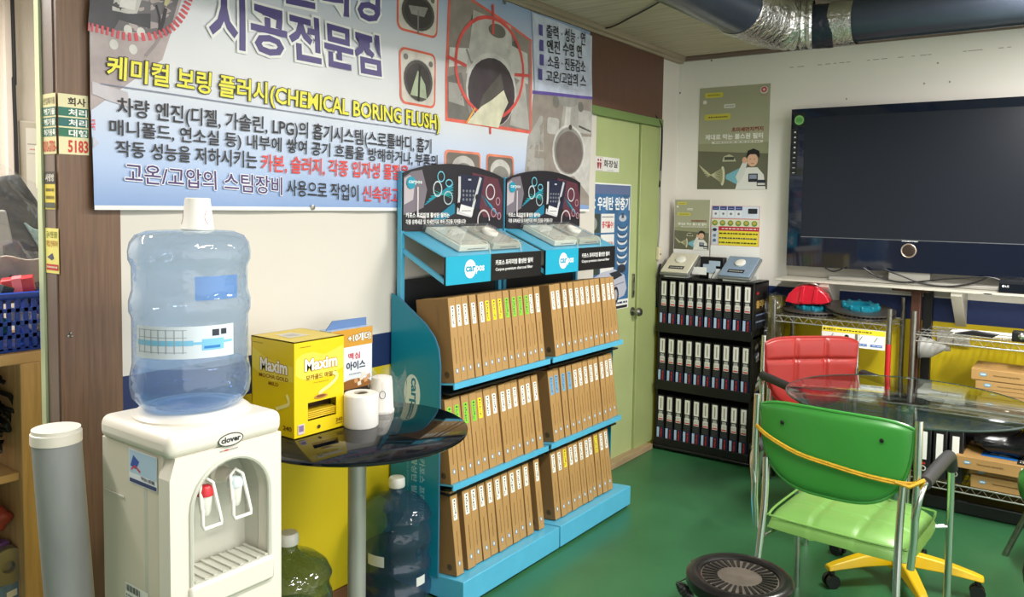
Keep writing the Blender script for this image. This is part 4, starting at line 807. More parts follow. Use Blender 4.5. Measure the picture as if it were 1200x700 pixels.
row('left', 'bottom', -2.475, -2.03, .33, .106, 'WWWWWWWWWW'[:9])
row('right', 'top', -1.865, -1.275, .312, .836, 'WWWWWWWWWWWW')
row('right', 'middle', -1.865, -1.275, .312, .454, 'BBBBWWWWWWWW')
row('right', 'bottom', -1.865, -1.35, .33, .106, 'WWYWWWWWYWW')
# two loose boxes on the left bottom row
for (y, o_, nm) in ((-2.545, 0, 'standing apart at far left of left display bottom row'), (-2.0, 1, 'standing apart at far right of left display bottom row')):
    r = thing('filter_box', 'brown filter box ' + nm, 'filter box', (.335, y, .106), 'filter boxes in the bottom row of the left display', rot=(0, LEAN, 0))
    for k_ in ('carton', 'carton_edge', 'label_white1', 'side_print', 'badge', 'side_badge'): link(k_.split('_white')[0], FB[k_], r)
# =================================================================== DOOR PRINTS AND CABLES
ds = thing('door_poster', 'blue automotive poster with car and coil spring taped on the green door', 'poster', (-.005, -.85, .90))
def yd(px, py): q = onp(px, py, 0, -.004); return (q[1], q[2])
D0, D1, DZ0, DZ1 = -1.12, -.60, .905, 1.625
MB().use(PAPER).box(-.0058, -.005, D0, D1, DZ0, DZ1).build('paper_sheet', ds)
p = Print((-.005, 0, 0), (0, 1, 0), (0, 0, 1), (1, 0, 0), .0003); p.rect(D0 + .004, D1 - .006, DZ0 + .055, DZ1 - .008, mat('poster_blue', (58, 110, 158), .4, 0, .35, 9)).L()
p.rect(-1.02, -.62, 1.565, 1.615, (96, 110, 150)); p.text('TTC 우레탄 완충기', -1.13, -.615, 1.475, 1.55, (240, 242, 244), .03)
for k, (c) in enumerate(((232, 230, 226),) * 3):
    zz = 1.35 - k * .115; p.rect(-.94, -.79, zz, zz + .105, c); p.rect(-1.09, -.95, zz, zz + .105, (60, 70, 60))
p.L(); p.text('충격흡수!', -.93, -.8, 1.375, 1.415, (200, 50, 50), .03); p.scrib(-.93, -.8, 1.43, 1.445, (90, 90, 90), 1, 2); p.text('안전 점검!', -.93, -.8, 1.26, 1.30, (200, 60, 60), .02); p.ell(-1.02, 1.40, .035, .035, (150, 150, 150)); p.ell(-1.02, 1.29, .05, .025, (110, 130, 150))
for k in range(6): zz = 1.18 + k * .04; p.ring(-.695, zz, .052, .018, .012, (214, 220, 226), 160, 380); p.ring(-.695, zz + .01, .052, .018, .006, (30, 50, 80), 160, 380)
p.ell(-.695, 1.14, .05, .025, (40, 46, 60)); p.ell(-.695, 1.43, .045, .02, (190, 196, 206)); p.rect(-.71, -.68, 1.43, 1.46, (70, 80, 100)); p.L()
p.poly([(-1.1, .98), (-1.1, 1.08), (-.92, 1.13), (-.78, 1.14), (-.66, 1.1), (-.63, 1.02), (-.66, .98), (-.9, .94)], (188, 190, 206)).L(); p.poly([(-.84, 1.12), (-.74, 1.13), (-.68, 1.1), (-.78, 1.08)], (40, 46, 56)); p.ell(-.76, .99, .035, .05, (40, 42, 50)); p.ell(-.76, .99, .02, .032, (170, 174, 184)); p.line([(-1.1, 1.04), (-.85, 1.04), (-.66, 1.06)], .006, (130, 130, 150)); p.scrib(-1.0, -.62, .93, .955, (40, 60, 100), 1, 3); p.rect(-.8, -.62, .91, .925, (40, 40, 46)); p.build('poster_print', ds)
rs = thing('restroom_sign', 'small white sign with red figures on the upper green door', 'sign', (-.004, -.89, 1.688)); MB().use(mat('sign_white', (232, 230, 226), .35)).box(-.006, -.002, -1.035, -.752, 1.688, 1.768).build('sign_plate', rs, bev=.002)
p = Print((-.002, 0, 0), (0, 1, 0), (0, 0, 1), (1, 0, 0), .0003)
for yy, c in ((-.99, (150, 40, 60)), (-.965, (170, 60, 70))): p.ell(yy, 1.748, .008, .008, c, 12); p.poly([(yy - .012, 1.735), (yy + .012, 1.735), (yy + .008, 1.71), (yy + .004, 1.70), (yy - .004, 1.70), (yy - .008, 1.71)], c)
p.line([(-1.01, 1.692), (-1.01, 1.764), (-.945, 1.764), (-.945, 1.692)], .003, (190, 150, 160), True); p.text('화장실', -.93, -.775, 1.712, 1.752, (30, 30, 34), .02); p.scrib(-.89, -.82, 1.694, 1.70, (120, 120, 120), 1, 5); p.build('sign_print', rs)
c1 = MB().use(BLACK).tube(spl([(.012, -.37, 2.06), (.03, -.3, 2.0), (.02, -.262, 1.93), (.012, -.25, 1.7), (.012, -.262, 1.62)]), .006).use(mat('grey_cable', (150, 150, 140), .4)).tube(spl([(.012, -.255, 1.72), (.014, -.25, 1.4), (.012, -.26, 1.25)]), .005).build('door_cable'); tag(recenter(c1, (.012, -.27, 2.06)), 'black and grey cable hanging from the brown panel corner by door frame', 'cable')
so = thing('cable_socket', 'small cream socket at the end of cable beside the door frame', 'socket', (.008, -.255, 1.16)); MB().use(mat('cream_plastic', (214, 204, 176), .45)).box(.008, .03, -.28, -.24, 1.17, 1.25).build('socket_body', so, bev=.004); MB().use(BLACK).box(.03, .031, -.268, -.262, 1.2, 1.21).box(.03, .031, -.256, -.25, 1.2, 1.21).build('contact_hole', so)
c2 = MB().use(BLACK).tube(spl([(.012, -.22, 1.14), (.02, -.25, 1.1), (.022, -.27, .98), (.03, -.24, .82), (.02, -.1, .74)]), .007).build('curved_cable'); tag(recenter(c2, (.012, -.22, 1.14)), 'black curved cable on white wall beside the black pack rack', 'cable')
c3 = MB().use(BLACK).tube(spl([tuple(onp(a, b, 2, 2.436)) for a, b in ((690, 34), (715, 32), (740, 20), (768, 5), (790, -10))]), .004).build('ceiling_cable'); tag(c3, 'thin black cable running across the taupe ceiling', 'cable')
# =================================================================== DUCT PIPE
DUCT = mat('dark_vinyl_duct', (70, 78, 92), .28, .55, .12, 6, .25, 7); FOIL = mat('crinkled_foil', (206, 206, 204), .22, 1, .1, 30, 1.0, 60); GT = mat('black_tape', (30, 36, 48), .3, 0, .2, 20, .5, 40)
dc = thing('air_duct', 'large foil and vinyl air duct bending along the ceiling corner', 'duct', (1.0, -.8, 2.22))
jx, jy, jz, dr_ = .965, -1.02, 2.335, .097
pA = [(jx - .12, -6.2, jz), (jx - .03, -1.55, jz)]
def rings(mb, a, b, r, n, amp=.0): 
    a, b = Vector(a), Vector(b); pts = [a.lerp(b, i / n) for i in range(n + 1)]; mb.tube(pts, [r * (1 + amp * math.sin(i * 2.3)) for i in range(n + 1)], 36, caps=False); return mb
rings(MB().use(DUCT), pA[0], (jx - .02, -1.5, jz), .108, 30, .008).build('duct_run', dc)
el = spl([(jx - .02, -1.5, jz), (jx - .01, -1.3, jz), (jx + .02, -1.12, jz), (jx + .08, -1.05, jz), (jx + .16, -1.03, jz)], 8)
MB().use(FOIL).tube(el, [.111 + .005 * math.sin(i * 1.9) for i in range(len(el))], 36, caps=False).build('foil_elbow', dc)
rings(MB().use(GT), (jx + .08, -1.03, jz - .012), (jx + .24, -1.0, jz - .012), .098, 10, .01).build('tape_wrap', dc)
rings(MB().use(FOIL), (jx + .235, -1.0, jz - .005), (jx + .335, -1.0, jz - .005), .1, 8, .008).build('foil_band', dc)
rings(MB().use(DUCT), (jx + .33, -1.0, jz), (5.2, -1.0, jz), .096, 30, .006).build('duct_run', dc)
# =================================================================== BACK WALL PRINTS
def xz(px, py, y=-.003): q = onp(px, py, 1, y); return (q[0], q[2])
def person_poster(p, x0, x1, z0, z1, big):
    W_, H_ = x1 - x0, z1 - z0; X = lambda a: x0 + a * W_; Z_ = lambda b: z0 + b * H_
    p.quad([(X(0), Z_(0)), (X(1), Z_(0)), (X(1), Z_(1)), (X(0), Z_(1))], (150, 152, 120)).L()
    p.quad([(X(0), Z_(.45)), (X(1), Z_(.45)), (X(1), Z_(1)), (X(0), Z_(1))], (170, 170, 142)); p.quad([(X(0), Z_(0)), (X(1), Z_(0)), (X(1), Z_(.34)), (X(0), Z_(.38))], (104, 104, 84)).L()
    p.rrect(X(.08), X(.34), Z_(.90), Z_(.95), .008 * W_ / .45, (214, 206, 80)); p.rrect(X(.36), X(.52), Z_(.79), Z_(.83), .006 * W_ / .45, (224, 224, 214)); p.rrect(X(.08), X(.46), Z_(.68), Z_(.74), .01 * W_ / .45, (206, 198, 84)); p.ell(X(.08), Z_(.86), .03 * W_, .02 * H_, (232, 228, 224))
    p.L(); p.scrib(X(.12), X(.3), Z_(.91), Z_(.94), (120, 114, 40), 1, 1); p.scrib(X(.14), X(.42), Z_(.695), Z_(.722), (80, 80, 30), 1, 2); p.scrib(X(.38), X(.5), Z_(.8), Z_(.82), (100, 100, 90), 1, 3)
    p.text('초미세먼지까지', X(.48), X(.92), Z_(.555), Z_(.60), (140, 44, 40), .025); p.text('제대로 막는 불스원 필터', X(.1), X(.92), Z_(.485), Z_(.54), (240, 240, 232), .03); p.rect(X(.2), X(.92), Z_(.447), Z_(.468), (224, 224, 206)).L(); p.scrib(X(.24), X(.9), Z_(.450), Z_(.466), (60, 60, 50), 1, 4)
    p.poly([(X(.36), Z_(.27)), (X(.38), Z_(.32)), (X(.46), Z_(.34)), (X(.52), Z_(.32)), (X(.56), Z_(.27))], (186, 186, 160)); p.rrect(X(.39), X(.53), Z_(.285), Z_(.315), .002, (70, 72, 60))
    for k in range(7): p.line([(X(0.02 + .02 * k), Z_(.24 - .02 * k)), (X(.2), Z_(.14)), (X(.36), Z_(.20 - .022 * k))], .004 * W_ / .45, (200, 198, 160))
    p.ell(X(.37), Z_(.13), .035 * W_, .095 * H_, (206, 206, 178)).L(); p.ell(X(.35), Z_(.13), .024 * W_, .075 * H_, (150, 150, 110)); p.poly([(X(.42), Z_(.14)), (X(.66), Z_(.22)), (X(.66), Z_(.02)), (X(.42), Z_(.1))], (120, 180, 196)).L()
    # person in a white shirt, hand at brow
    p.poly([(X(.56), Z_(0)), (X(.62), Z_(.16)), (X(.72), Z_(.21)), (X(.86), Z_(.21)), (X(.95), Z_(.14)), (X(.98), Z_(0))], (226, 226, 220)); p.poly([(X(.60), Z_(.05)), (X(.56), Z_(.12)), (X(.66), Z_(.27)), (X(.72), Z_(.26)), (X(.68), Z_(.14))], (214, 216, 210)).L()
    p.ell(X(.79), Z_(.28), .075 * W_, .062 * H_, (222, 178, 150)); p.ell(X(.68), Z_(.28), .035 * W_, .03 * H_, (218, 172, 144)); p.L(); p.poly([(X(.70), Z_(.30)), (X(.72), Z_(.37)), (X(.80), Z_(.39)), (X(.88), Z_(.365)), (X(.885), Z_(.30)), (X(.84), Z_(.335)), (X(.75), Z_(.335))], (30, 28, 30))
    p.L(); p.rect(X(.75), X(.765), Z_(.285), Z_(.29), (50, 40, 40)); p.rect(X(.81), X(.825), Z_(.285), Z_(.29), (50, 40, 40)); p.rect(X(.77), X(.81), Z_(.243), Z_(.249), (170, 70, 70))
    p.rrect(X(.74), X(.87), Z_(.07), Z_(.15), .003, (36, 38, 50)); p.rect(X(.755), X(.855), Z_(.1), Z_(.14), (140, 150, 170)).L(); p.rrect(X(.86), X(.98), Z_(.03), Z_(.09), .003, (40, 44, 60)).L(); p.rect(X(.87), X(.97), Z_(.04), Z_(.06), (214, 214, 206))
pp_ = thing('wall_poster', 'large olive filter poster with person in white, high on back wall', 'poster', (.37, -.002, 1.61)); MB().use(PAPER).box(.147, .592, -.0025, -.0005, 1.613, 2.242).build('paper_sheet', pp_)
p = Print((0, -.0025, 0), (1, 0, 0), (0, 0, 1), (0, -1, 0), .0003); person_poster(p, .147, .592, 1.613, 2.242, True); p.ell(.555, 2.205, .024, .022, (226, 214, 210)).L(); p.ell(.555, 2.207, .017, .016, (196, 50, 60)).L(); p.ell(.555, 2.207, .009, .008, (232, 200, 200)); p.scrib(.535, .577, 2.172, 2.178, (170, 50, 50), 1, 4); p.build('poster_print', pp_)
mk = Print((0, -.0004, 0), (1, 0, 0), (0, 0, 1), (0, -1, 0), .0002); R = random.Random(9)
for px in (928, 936, 940, 962, 970, 978, 987, 995, 1018, 1026, 1036, 1055, 1070, 1082, 1090, 1131, 1137, 1143, 1150, 1173, 1182): a = xz(px, 79 - (px - 928) * .093, 0); mk.rect(a[0] - R.uniform(.005, .02), a[0] + R.uniform(.005, .02), a[1] - .0018, a[1] + .0018, (168, 160, 152))
for q_ in ((834, 71), (1099, 74), (1113, 96), (992, 116), (1083, 98), (797, 109)): a = xz(*q_, 0); mk.ell(a[0], a[1], .005, .006, (90, 80, 74) if q_[0] < 840 else (170, 160, 150), 10)
mko = mk.build('pencil_mark'); mko.parent = None; tag(recenter(mko, (1.3, 0, 2.3)), 'faint dashed pencil line and pin holes high on white back wall', 'wall marks')
# standing cards on the rack
sc1 = thing('standing_card', 'small olive card with person in white standing on black pack rack', 'card', (.165, -.11, 1.075)); MB().use(PAPER).box(.045, .282, -.108, -.104, 1.075, 1.548).build('card_board', sc1)
p = Print((0, -.108, 0), (1, 0, 0), (0, 0, 1), (0, -1, 0), .0003); person_poster(p, .048, .279, 1.235, 1.545, False); p.build('card_print', sc1)
sc2 = thing('standing_card', 'white card with green circles and yellow text panel on black pack rack', 'card', (.44, -.11, 1.075)); MB().use(PAPER).box(.29, .592, -.108, -.104, 1.075, 1.512).build('card_board', sc2)
p = Print((0, -.108, 0), (1, 0, 0), (0, 0, 1), (0, -1, 0), .0003); x0_, z0_ = .29, 1.265
p.rect(.292, .590, 1.27, 1.51, (206, 110, 100)).L(); p.rect(.295, .587, 1.435, 1.508, (214, 222, 236)); p.rect(.295, .587, 1.385, 1.43, (226, 222, 200)); p.rect(.34, .587, 1.272, 1.360, (232, 214, 60)); p.rect(.34, .587, 1.36, 1.386, (186, 40, 60)); p.rect(.295, .338, 1.272, 1.384, (206, 214, 226)).L()
for k in range(4): a = .297 + k * .048; p.rect(a, a + .042, 1.485, 1.507, (44, 56, 130)); p.rect(a + .003, a + .04, 1.445, 1.48, (232, 234, 238))
p.L(); 
for k in range(4): a = .297 + k * .048; p.ell(a + .021, 1.462, .008, .008, (120, 130, 150), 10); p.scrib(a + .006, a + .036, 1.49, 1.5, (190, 196, 226), 1, k)
for k in range(6): p.ell(.315 + k * .049, 1.406, .018, .017, (110, 150, 60), 16)
p.L()
for k in range(6): p.ell(.315 + k * .049, 1.408, .011, .009, (190, 170, 80), 12)
p.rrect(.52, .575, 1.465, 1.495, .003, (40, 44, 50)); p.scrib(.36, .58, 1.366, 1.38, (240, 226, 226), 1, 5); p.scrib(.345, .582, 1.335, 1.353, (50, 60, 30), 1, 6); p.scrib(.345, .582, 1.307, 1.325, (50, 60, 90), 1, 7); p.scrib(.345, .582, 1.28, 1.298, (60, 80, 30), 1, 8); p.ell(.316, 1.365, .014, .01, (40, 44, 60), 12); p.ell(.316, 1.33, .01, .01, (110, 130, 160), 12); p.ell(.316, 1.30, .01, .01, (90, 110, 150), 12); p.build('card_print', sc2)
# =================================================================== BLACK PACK RACK
rk = thing('pack_rack', 'black three-tier merchandise rack full of upright packs in the corner', 'rack', (.34, -.2, 0))
RX0, RX1, RYF = .035, .635, -.285
mb = MB().use(BLACK)
MB().use(BLACK).box(RX0, RX1, -.05, -.04, .06, 1.07).build('back_panel', rk)
for x_ in (RX0, RX1 - .012): MB().use(BLACK).box(x_, x_ + .012, RYF, -.04, .03, 1.07).build('side_panel', rk, bev=.002)
for zz in (.045, .405, .76): MB().use(BLACK).box(RX0, RX1, RYF - .012, -.045, zz - .02, zz).box(RX0, RX1, RYF - .018, RYF - .012, zz - .03, zz + .03).build('shelf', rk, bev=.003)
MB().use(BLACK).box(RX0, RX1, RYF, -.045, 1.058, 1.072).build('top_board', rk, bev=.003)
MB().use(BLACK).box(RX0 - .01, RX1 + .02, RYF - .035, -.03, .012, .03).build('base_board', rk, bev=.006)
for x_ in (.08, .6):
    for y_ in (RYF + .01, -.08): MB().use(RUBBER).lathe((x_, y_, 0), [(.02, 0), (.02, .014)], 14).build('foot', rk)
p = Print((RX1 + .0, 0, 0), (0, 1, 0), (0, 0, 1), (1, 0, 0), .0004); 
for (z0_, c_) in ((.98, (40, 34, 34)), (.9, (50, 40, 30)), (.8, (30, 34, 44))): p.rect(-.27, -.06, z0_, z0_ + .07, c_)
p.L(); p.text('클리너', -.25, -.08, .92, .965, (206, 170, 90), .03); p.scrib(-.25, -.08, .87, .89, (130, 150, 190), 1, 1); p.scrib(-.25, -.08, .83, .85, (150, 160, 180), 1, 2); p.rect(-.25, -.21, 1.0, 1.015, (170, 50, 50))
R = random.Random(4)
for k in range(26): zz = R.uniform(.08, .76); yy = R.uniform(-.26, -.1); p.quad([(yy, zz), (yy + .05, zz + .012), (yy + .045, zz + .035), (yy - .005, zz + .02)], ((120, 120, 116), (190, 190, 186), (110, 100, 50), (60, 70, 90))[k % 4])
p.build('side_graphic', rk)['kind'] = 'stuff'
def pack_meshes():
    d = {}; w2 = .023
    d['pack_body'] = MB().use(mat('black_card', (22, 22, 26), .45)).box(-w2, w2, 0, .06, 0, .285).mesh('pack_body', smooth=0)
    p = Print((0, 0, 0), (1, 0, 0), (0, 0, 1), (0, -1, 0), .0003); p.rrect(-.016, .016, .19, .278, .003, (232, 230, 220)).L(); p.rect(-.004, .004, .2, .266, (170, 168, 160)); p.L(); p.scrib(-.003, .003, .21, .262, (120, 118, 112), 9, 1); d['paper_label'] = p.mb.mesh('paper_label', smooth=0)
    p = Print((0, 0, 0), (1, 0, 0), (0, 0, 1), (0, -1, 0), .0003); p.rrect(-.015, .017, .128, .168, .003, (222, 220, 212)); p.rect(-.012, .012, .168, .184, (180, 182, 176)).L(); p.rect(-.013, .015, .132, .14, (196, 50, 56)); p.scrib(-.01, .012, .146, .16, (90, 90, 90), 2, 3); p.scrib(-.01, .01, .171, .181, (110, 110, 100), 1, 5); p.scrib(-.018, .018, .088, .122, (90, 94, 96), 4, 3); d['red_line_tag'] = p.mb.mesh('red_line_tag', smooth=0)
    p = Print((0, 0, 0), (1, 0, 0), (0, 0, 1), (0, -1, 0), .0003); p.rect(-w2, w2, .006, .084, (30, 48, 110)); p.L(); p.rect(-w2, -.008, .008, .082, (176, 202, 228)).L(); p.rrect(-.006, .019, .01, .082, .004, (22, 22, 34)).L(); p.text('PREMIUM', .002, .012, .014, .078, (206, 52, 56), .02, rot=90); d['emblem_panel'] = p.mb.mesh('emblem_panel', smooth=0)
    return d
PM = pack_meshes()
for tier, z in (('top', .765), ('middle', .41), ('bottom', .05)):
    for i in range(10):
        r = thing('boxed_pack', 'slim black pack with white label, %s from left on the %s tier of black rack' % (ORD[i], tier), 'pack', (RX0 + .035 + i * .0583, RYF + .004, z), 'slim packs on the %s tier of the black rack' % tier)
        for k_, me in PM.items(): link(k_, me, r)
def sample(name, label, x0, x1, y0, y1, z, colr, rz, dial):
    s_ = thing(name, label, 'filter sample', ((x0 + x1) / 2, (y0 + y1) / 2, z), rot=(A(34), 0, rz)); hw, hd = (x1 - x0) / 2, (y1 - y0) / 2
    MB().use(mat('tray_' + str(colr[0]), (120, 122, 120), .4)).box(-hw, hw, -hd, hd, 0, .018).build('tray', s_, False, bev=.006)
    MB().use(mat('pad_' + str(colr[0]), colr, .6, 0, .05, 50)).box(-hw + .008, hw - .008, -hd + .006, hd - .006, .018, .03).build('filter_pad', s_, False, bev=.004)
    MB().use(dial).lathe((0, hd * .25, .03), [(.03, 0), (.031, .008), (.02, .014), (0, .012)], 24).build('round_dial', s_, False)
    pq = Print((0, 0, .03), (1, 0, 0), (0, 1, 0), (0, 0, 1), .0003); pq.rect(-.05, .05, -hd * .65, -hd * .35, (26, 26, 28)).L(); pq.scrib(-.04, .04, -hd * .58, -hd * .44, (230, 230, 226), 1, 1); pq.ell(.008, hd * .3, .004, .004, (30, 30, 30)); pq.build('name_plate', s_, False)
sample('filter_sample', 'cream filter sample tilted on left of black rack top', .05, .245, -.32, -.12, 1.135, (214, 208, 190), -.03, WHITE)
sample('filter_sample', 'blue-grey filter sample tilted on right of black rack top', .42, .625, -.32, -.12, 1.135, (130, 150, 172), -.06, WHITE)
cbx = thing('card_stand', 'black leaflet stand with white cards between two filter samples', 'leaflet stand', (.33, -.2, 1.073)); MB().use(BLACK).box(.26, .41, -.19, -.14, 1.073, 1.20).build('stand_body', cbx, bev=.004)
for k, (x_, z_, w_, h_) in enumerate(((.235, 1.095, .09, .045), (.30, 1.11, .08, .05), (.335, 1.075, .07, .06), (.33, 1.15, .07, .03))): MB().use(PAPER if k % 2 == 0 else mat('bluish_card', (170, 188, 206), .5)).box(x_, x_ + w_, -.245 + k * .008, -.243 + k * .008, z_ + .0, z_ + h_).build('leaflet', cbx)
for x_ in (.35, ): MB().use(BLACK).tube([(x_, -.262, 1.08), (x_ + .01, -.262, 1.075), (x_ + .035, -.262, 1.12)], .002, 6).build('tick_mark', cbx)
for i_, (x_, s_) in enumerate(((.147, 'left'), (.52, 'right'))):
    MB().use(mat('clear_prop', (170, 172, 168), .3)).box(x_ - .07, x_ + .07, -.3, -.13, 1.0725, 1.095).build('riser', rk)
# olive wrapped board next to the rack, red extinguisher
ob = thing('leaning_board', 'tall olive printed board wrapped in clear film beside black rack', 'board', (.70, -.12, 0))
MB().use(mat('olive_board', (128, 116, 44), .4, 0, .25, 6)).box(.665, .745, -.13, -.06, 0, .99).build('board', ob, bev=.004)
p = Print((0, -.131, 0), (1, 0, 0), (0, 0, 1), (0, -1, 0), .0004); p.text('전문', .672, .735, .58, .63, (206, 204, 186), .03); p.text('필터', .672, .725, .53, .565, (206, 204, 186), .03); p.rect(.672, .738, .3, .45, (90, 84, 40)); p.build('board_print', ob)
MB().use(FILM).surf(lambda i, j: (.655 + .1 * i, -.15 - .01 * math.sin(9 * i + 25 * j), .45 + .56 * j + .01 * math.sin(12 * i)), 8, 40).build('clear_film', ob)
fe = thing('fire_extinguisher', 'red cylinder with black base between rack and red chair', 'extinguisher', (.745, -.34, 0))
MB().use(mat('extinguisher_red', (168, 24, 28), .3)).lathe((.745, -.34, 0), [(.055, .04), (.058, .05), (.058, .30), (.05, .34), (.02, .37), (.014, .38)], 24).build('cylinder', fe)
MB().use(BLACK).lathe((.745, -.34, 0), [(.06, 0), (.06, .05), (.055, .055)], 24).build('base_ring', fe); MB().use(BLACK).box(.735, .755, -.37, -.31, .375, .41).tube([(.745, -.36, .40), (.79, -.38, .36), (.80, -.36, .2)], .008).build('valve_and_hose', fe)
# =================================================================== TV
tv = thing('television', 'large wide dark flat television with glossy lower bezel on wall shelf', 'television', (1.48, -.06, 1.168))
TX0, TX1, TZ0, TZ1, TYF = .752, 2.36, 1.170, 2.068, -.10
GB = mat('glossy_bezel', (14, 22, 40), .06, 0, coat=.6); SCR = mat('dark_screen', (34, 38, 46), .25, spec=.3)
MB().use(mat('tv_back_shell', (24, 26, 30), .5)).box(TX0 + .03, TX1 - .03, -.09, -.012, TZ0 + .03, TZ1 - .03).build('back_shell', tv, bev=.01)
SX0, SX1, SZ0, SZ1 = .828, 2.285, 1.342, 2.02
MB().use(GB).box(TX0, SX0, TYF, -.08, TZ0, TZ1).box(SX1, TX1, TYF, -.08, TZ0, TZ1).box(SX0, SX1, TYF, -.08, SZ1, TZ1).box(SX0, SX1, TYF, -.08, TZ0, SZ0).build('bezel', tv, smooth=0)
MB().use(SCR).box(SX0, SX1, TYF + .003, -.08, SZ0, SZ1).build('screen', tv)
MB().use(mat('silver_tv_line', (150, 154, 160), .3, .8)).box(SX0, SX1, TYF - .001, TYF, SZ0 - .004, SZ0).build('trim_line', tv)
MB().use(mat('tv_ring', (186, 170, 156), .3, .6)).tube([(1.395 + .035 * math.cos(t), TYF - .003, 1.285 + .035 * math.sin(t)) for t in [2 * math.pi * i / 32 for i in range(32)]], .004, 8, True).build('control_ring', tv)
MB().use(mat('tv_dial', (78, 66, 60), .3, .6)).lathe((1.395, TYF - .002, 1.285), [(.033, 0), (.03, -.004), (.02, -.006), (0, -.004)], 28, 'y').build('control_dial', tv)
p = Print((0, TYF, 0), (1, 0, 0), (0, 0, 1), (0, -1, 0), .0004); p.text('Xcanvas', 1.357, 1.437, 1.332, 1.343, (214, 214, 216), .03)
p.rect(.766, .826, 1.965, 2.045, (20, 26, 22)); p.L(); p.ell(.796, 2.005, .027, .028, (96, 168, 84)).L(); p.ring(.796, 2.005, .022, .022, .002, (190, 214, 160)); p.scrib(.78, .813, 1.996, 2.014, (40, 90, 50), 2, 1)
p.k = 0; p.rect(.762, .79, 1.69, 1.955, (22, 24, 26)).L()
for k in range(9): zz = 1.94 - k * .029; p.rect(.765, .787, zz - .014, zz - .012, (70, 74, 76)); p.ell(.776, zz - .003, .006, .005, (206, 210, 210), 8) if k < 5 else p.scrib(.767, .785, zz - .008, zz + .002, (190, 194, 194), 1, k)
p.build('sticker_print', tv)
SHW = mat('off_white_shelf', (196, 192, 180), .4, 0, .08, 4)
ts = thing('wall_shelf', 'off-white wall shelf with folded brackets carrying the television', 'shelf', (1.5, -.12, 1.0))
MB().use(SHW).box(.735, 2.6, -.25, -.002, 1.092, 1.104).box(.735, 2.6, -.01, -.002, 1.104, 1.165).build('shelf_board', ts, bev=.002)
for x_ in (.98, 1.62, 2.3): MB().use(SHW).prism([(-.003, 0), (-.24, 0), (-.24, -.02), (-.003, -.2)], (x_, 0, 1.092), (0, 1, 0), (0, 0, 1), (.05, 0, 0)).build('bracket', ts, bev=.002)
MB().use(SHW).box(1.0, 1.6, -.02, -.002, 1.045, 1.09).build('rear_rail', ts)
MB().use(mat('grey_foot', (150, 148, 140), .4)).box(1.0, 2.1, -.14, -.04, 1.105, 1.125).build('tv_foot_rail', tv, bev=.004)
MB().use(mat('grey_foot', (150, 148, 140), .4)).box(1.3, 1.5, -.09, -.05, 1.12, 1.18).build('tv_stem', tv)
cbl = MB().use(BLACK)
for pts in (((967, 314), (975, 318), (983, 317), (988, 314)), ((1012, 314), (1024, 322), (1040, 328), (1065, 331), (1110, 327), (1150, 325)), ((1036, 316), (1055, 323), (1080, 332), (1110, 336), (1140, 332), (1158, 325)), ((1150, 325), (1158, 325), (1168, 327), (1180, 332))):
    cbl.tube(spl([tuple(onp(a, b, 1, -.145)) for a, b in pts]), .0045, 6)
tag(recenter(cbl.build('tv_cable'), (1.3, -.145, 1.105)), 'loose black cables lying along shelf below the television', 'cables')
stb = thing('set_top_box', 'small black set-top box at right end of television shelf', 'set-top box', (1.98, -.17, 1.105)); MB().use(mat('stb_black', (30, 32, 38), .3)).box(1.825, 2.15, -.235, -.12, 1.105, 1.168).build('box_body', stb, bev=.004); MB().use(mat('stb_front', (16, 20, 30), .15)).box(1.828, 2.147, -.238, -.235, 1.11, 1.15).build('front_panel', stb)
p = Print((0, -.238, 0), (1, 0, 0), (0, 0, 1), (0, -1, 0), .0004); p.ell(1.845, 1.138, .006, .006, (230, 230, 232), 12); p.text('LG', 1.854, 1.868, 1.133, 1.143, (230, 230, 232), .03); p.build('logo', stb)
re_ = MB().use(BLACK).box(1.765, 1.80, -.252, -.2505, 1.094, 1.0985).build('black_mark'); tag(recenter(re_, (1.78, -.25, 1.096)), 'short black mark on front edge of television shelf', 'mark')
# brown steel post under the tv shelf
bp_ = thing('steel_post', 'brown painted steel post rising between the two wire shelves', 'post', (1.44, -.14, 0)); BR = mat('brown_steel', (84, 52, 40), .4, .2, .2, 9)
MB().use(BR).box(1.43, 1.475, -.17, -.12, 0, 1.075).build('post_body', bp_, bev=.003); MB().use(BLACK).box(1.476, 1.52, -.10, -.06, 0, 1.08).build('rear_post', bp_); MB().use(BR).box(1.34, 1.52, -.2, -.06, 1.076, 1.09).build('top_plate', bp_, bev=.002)
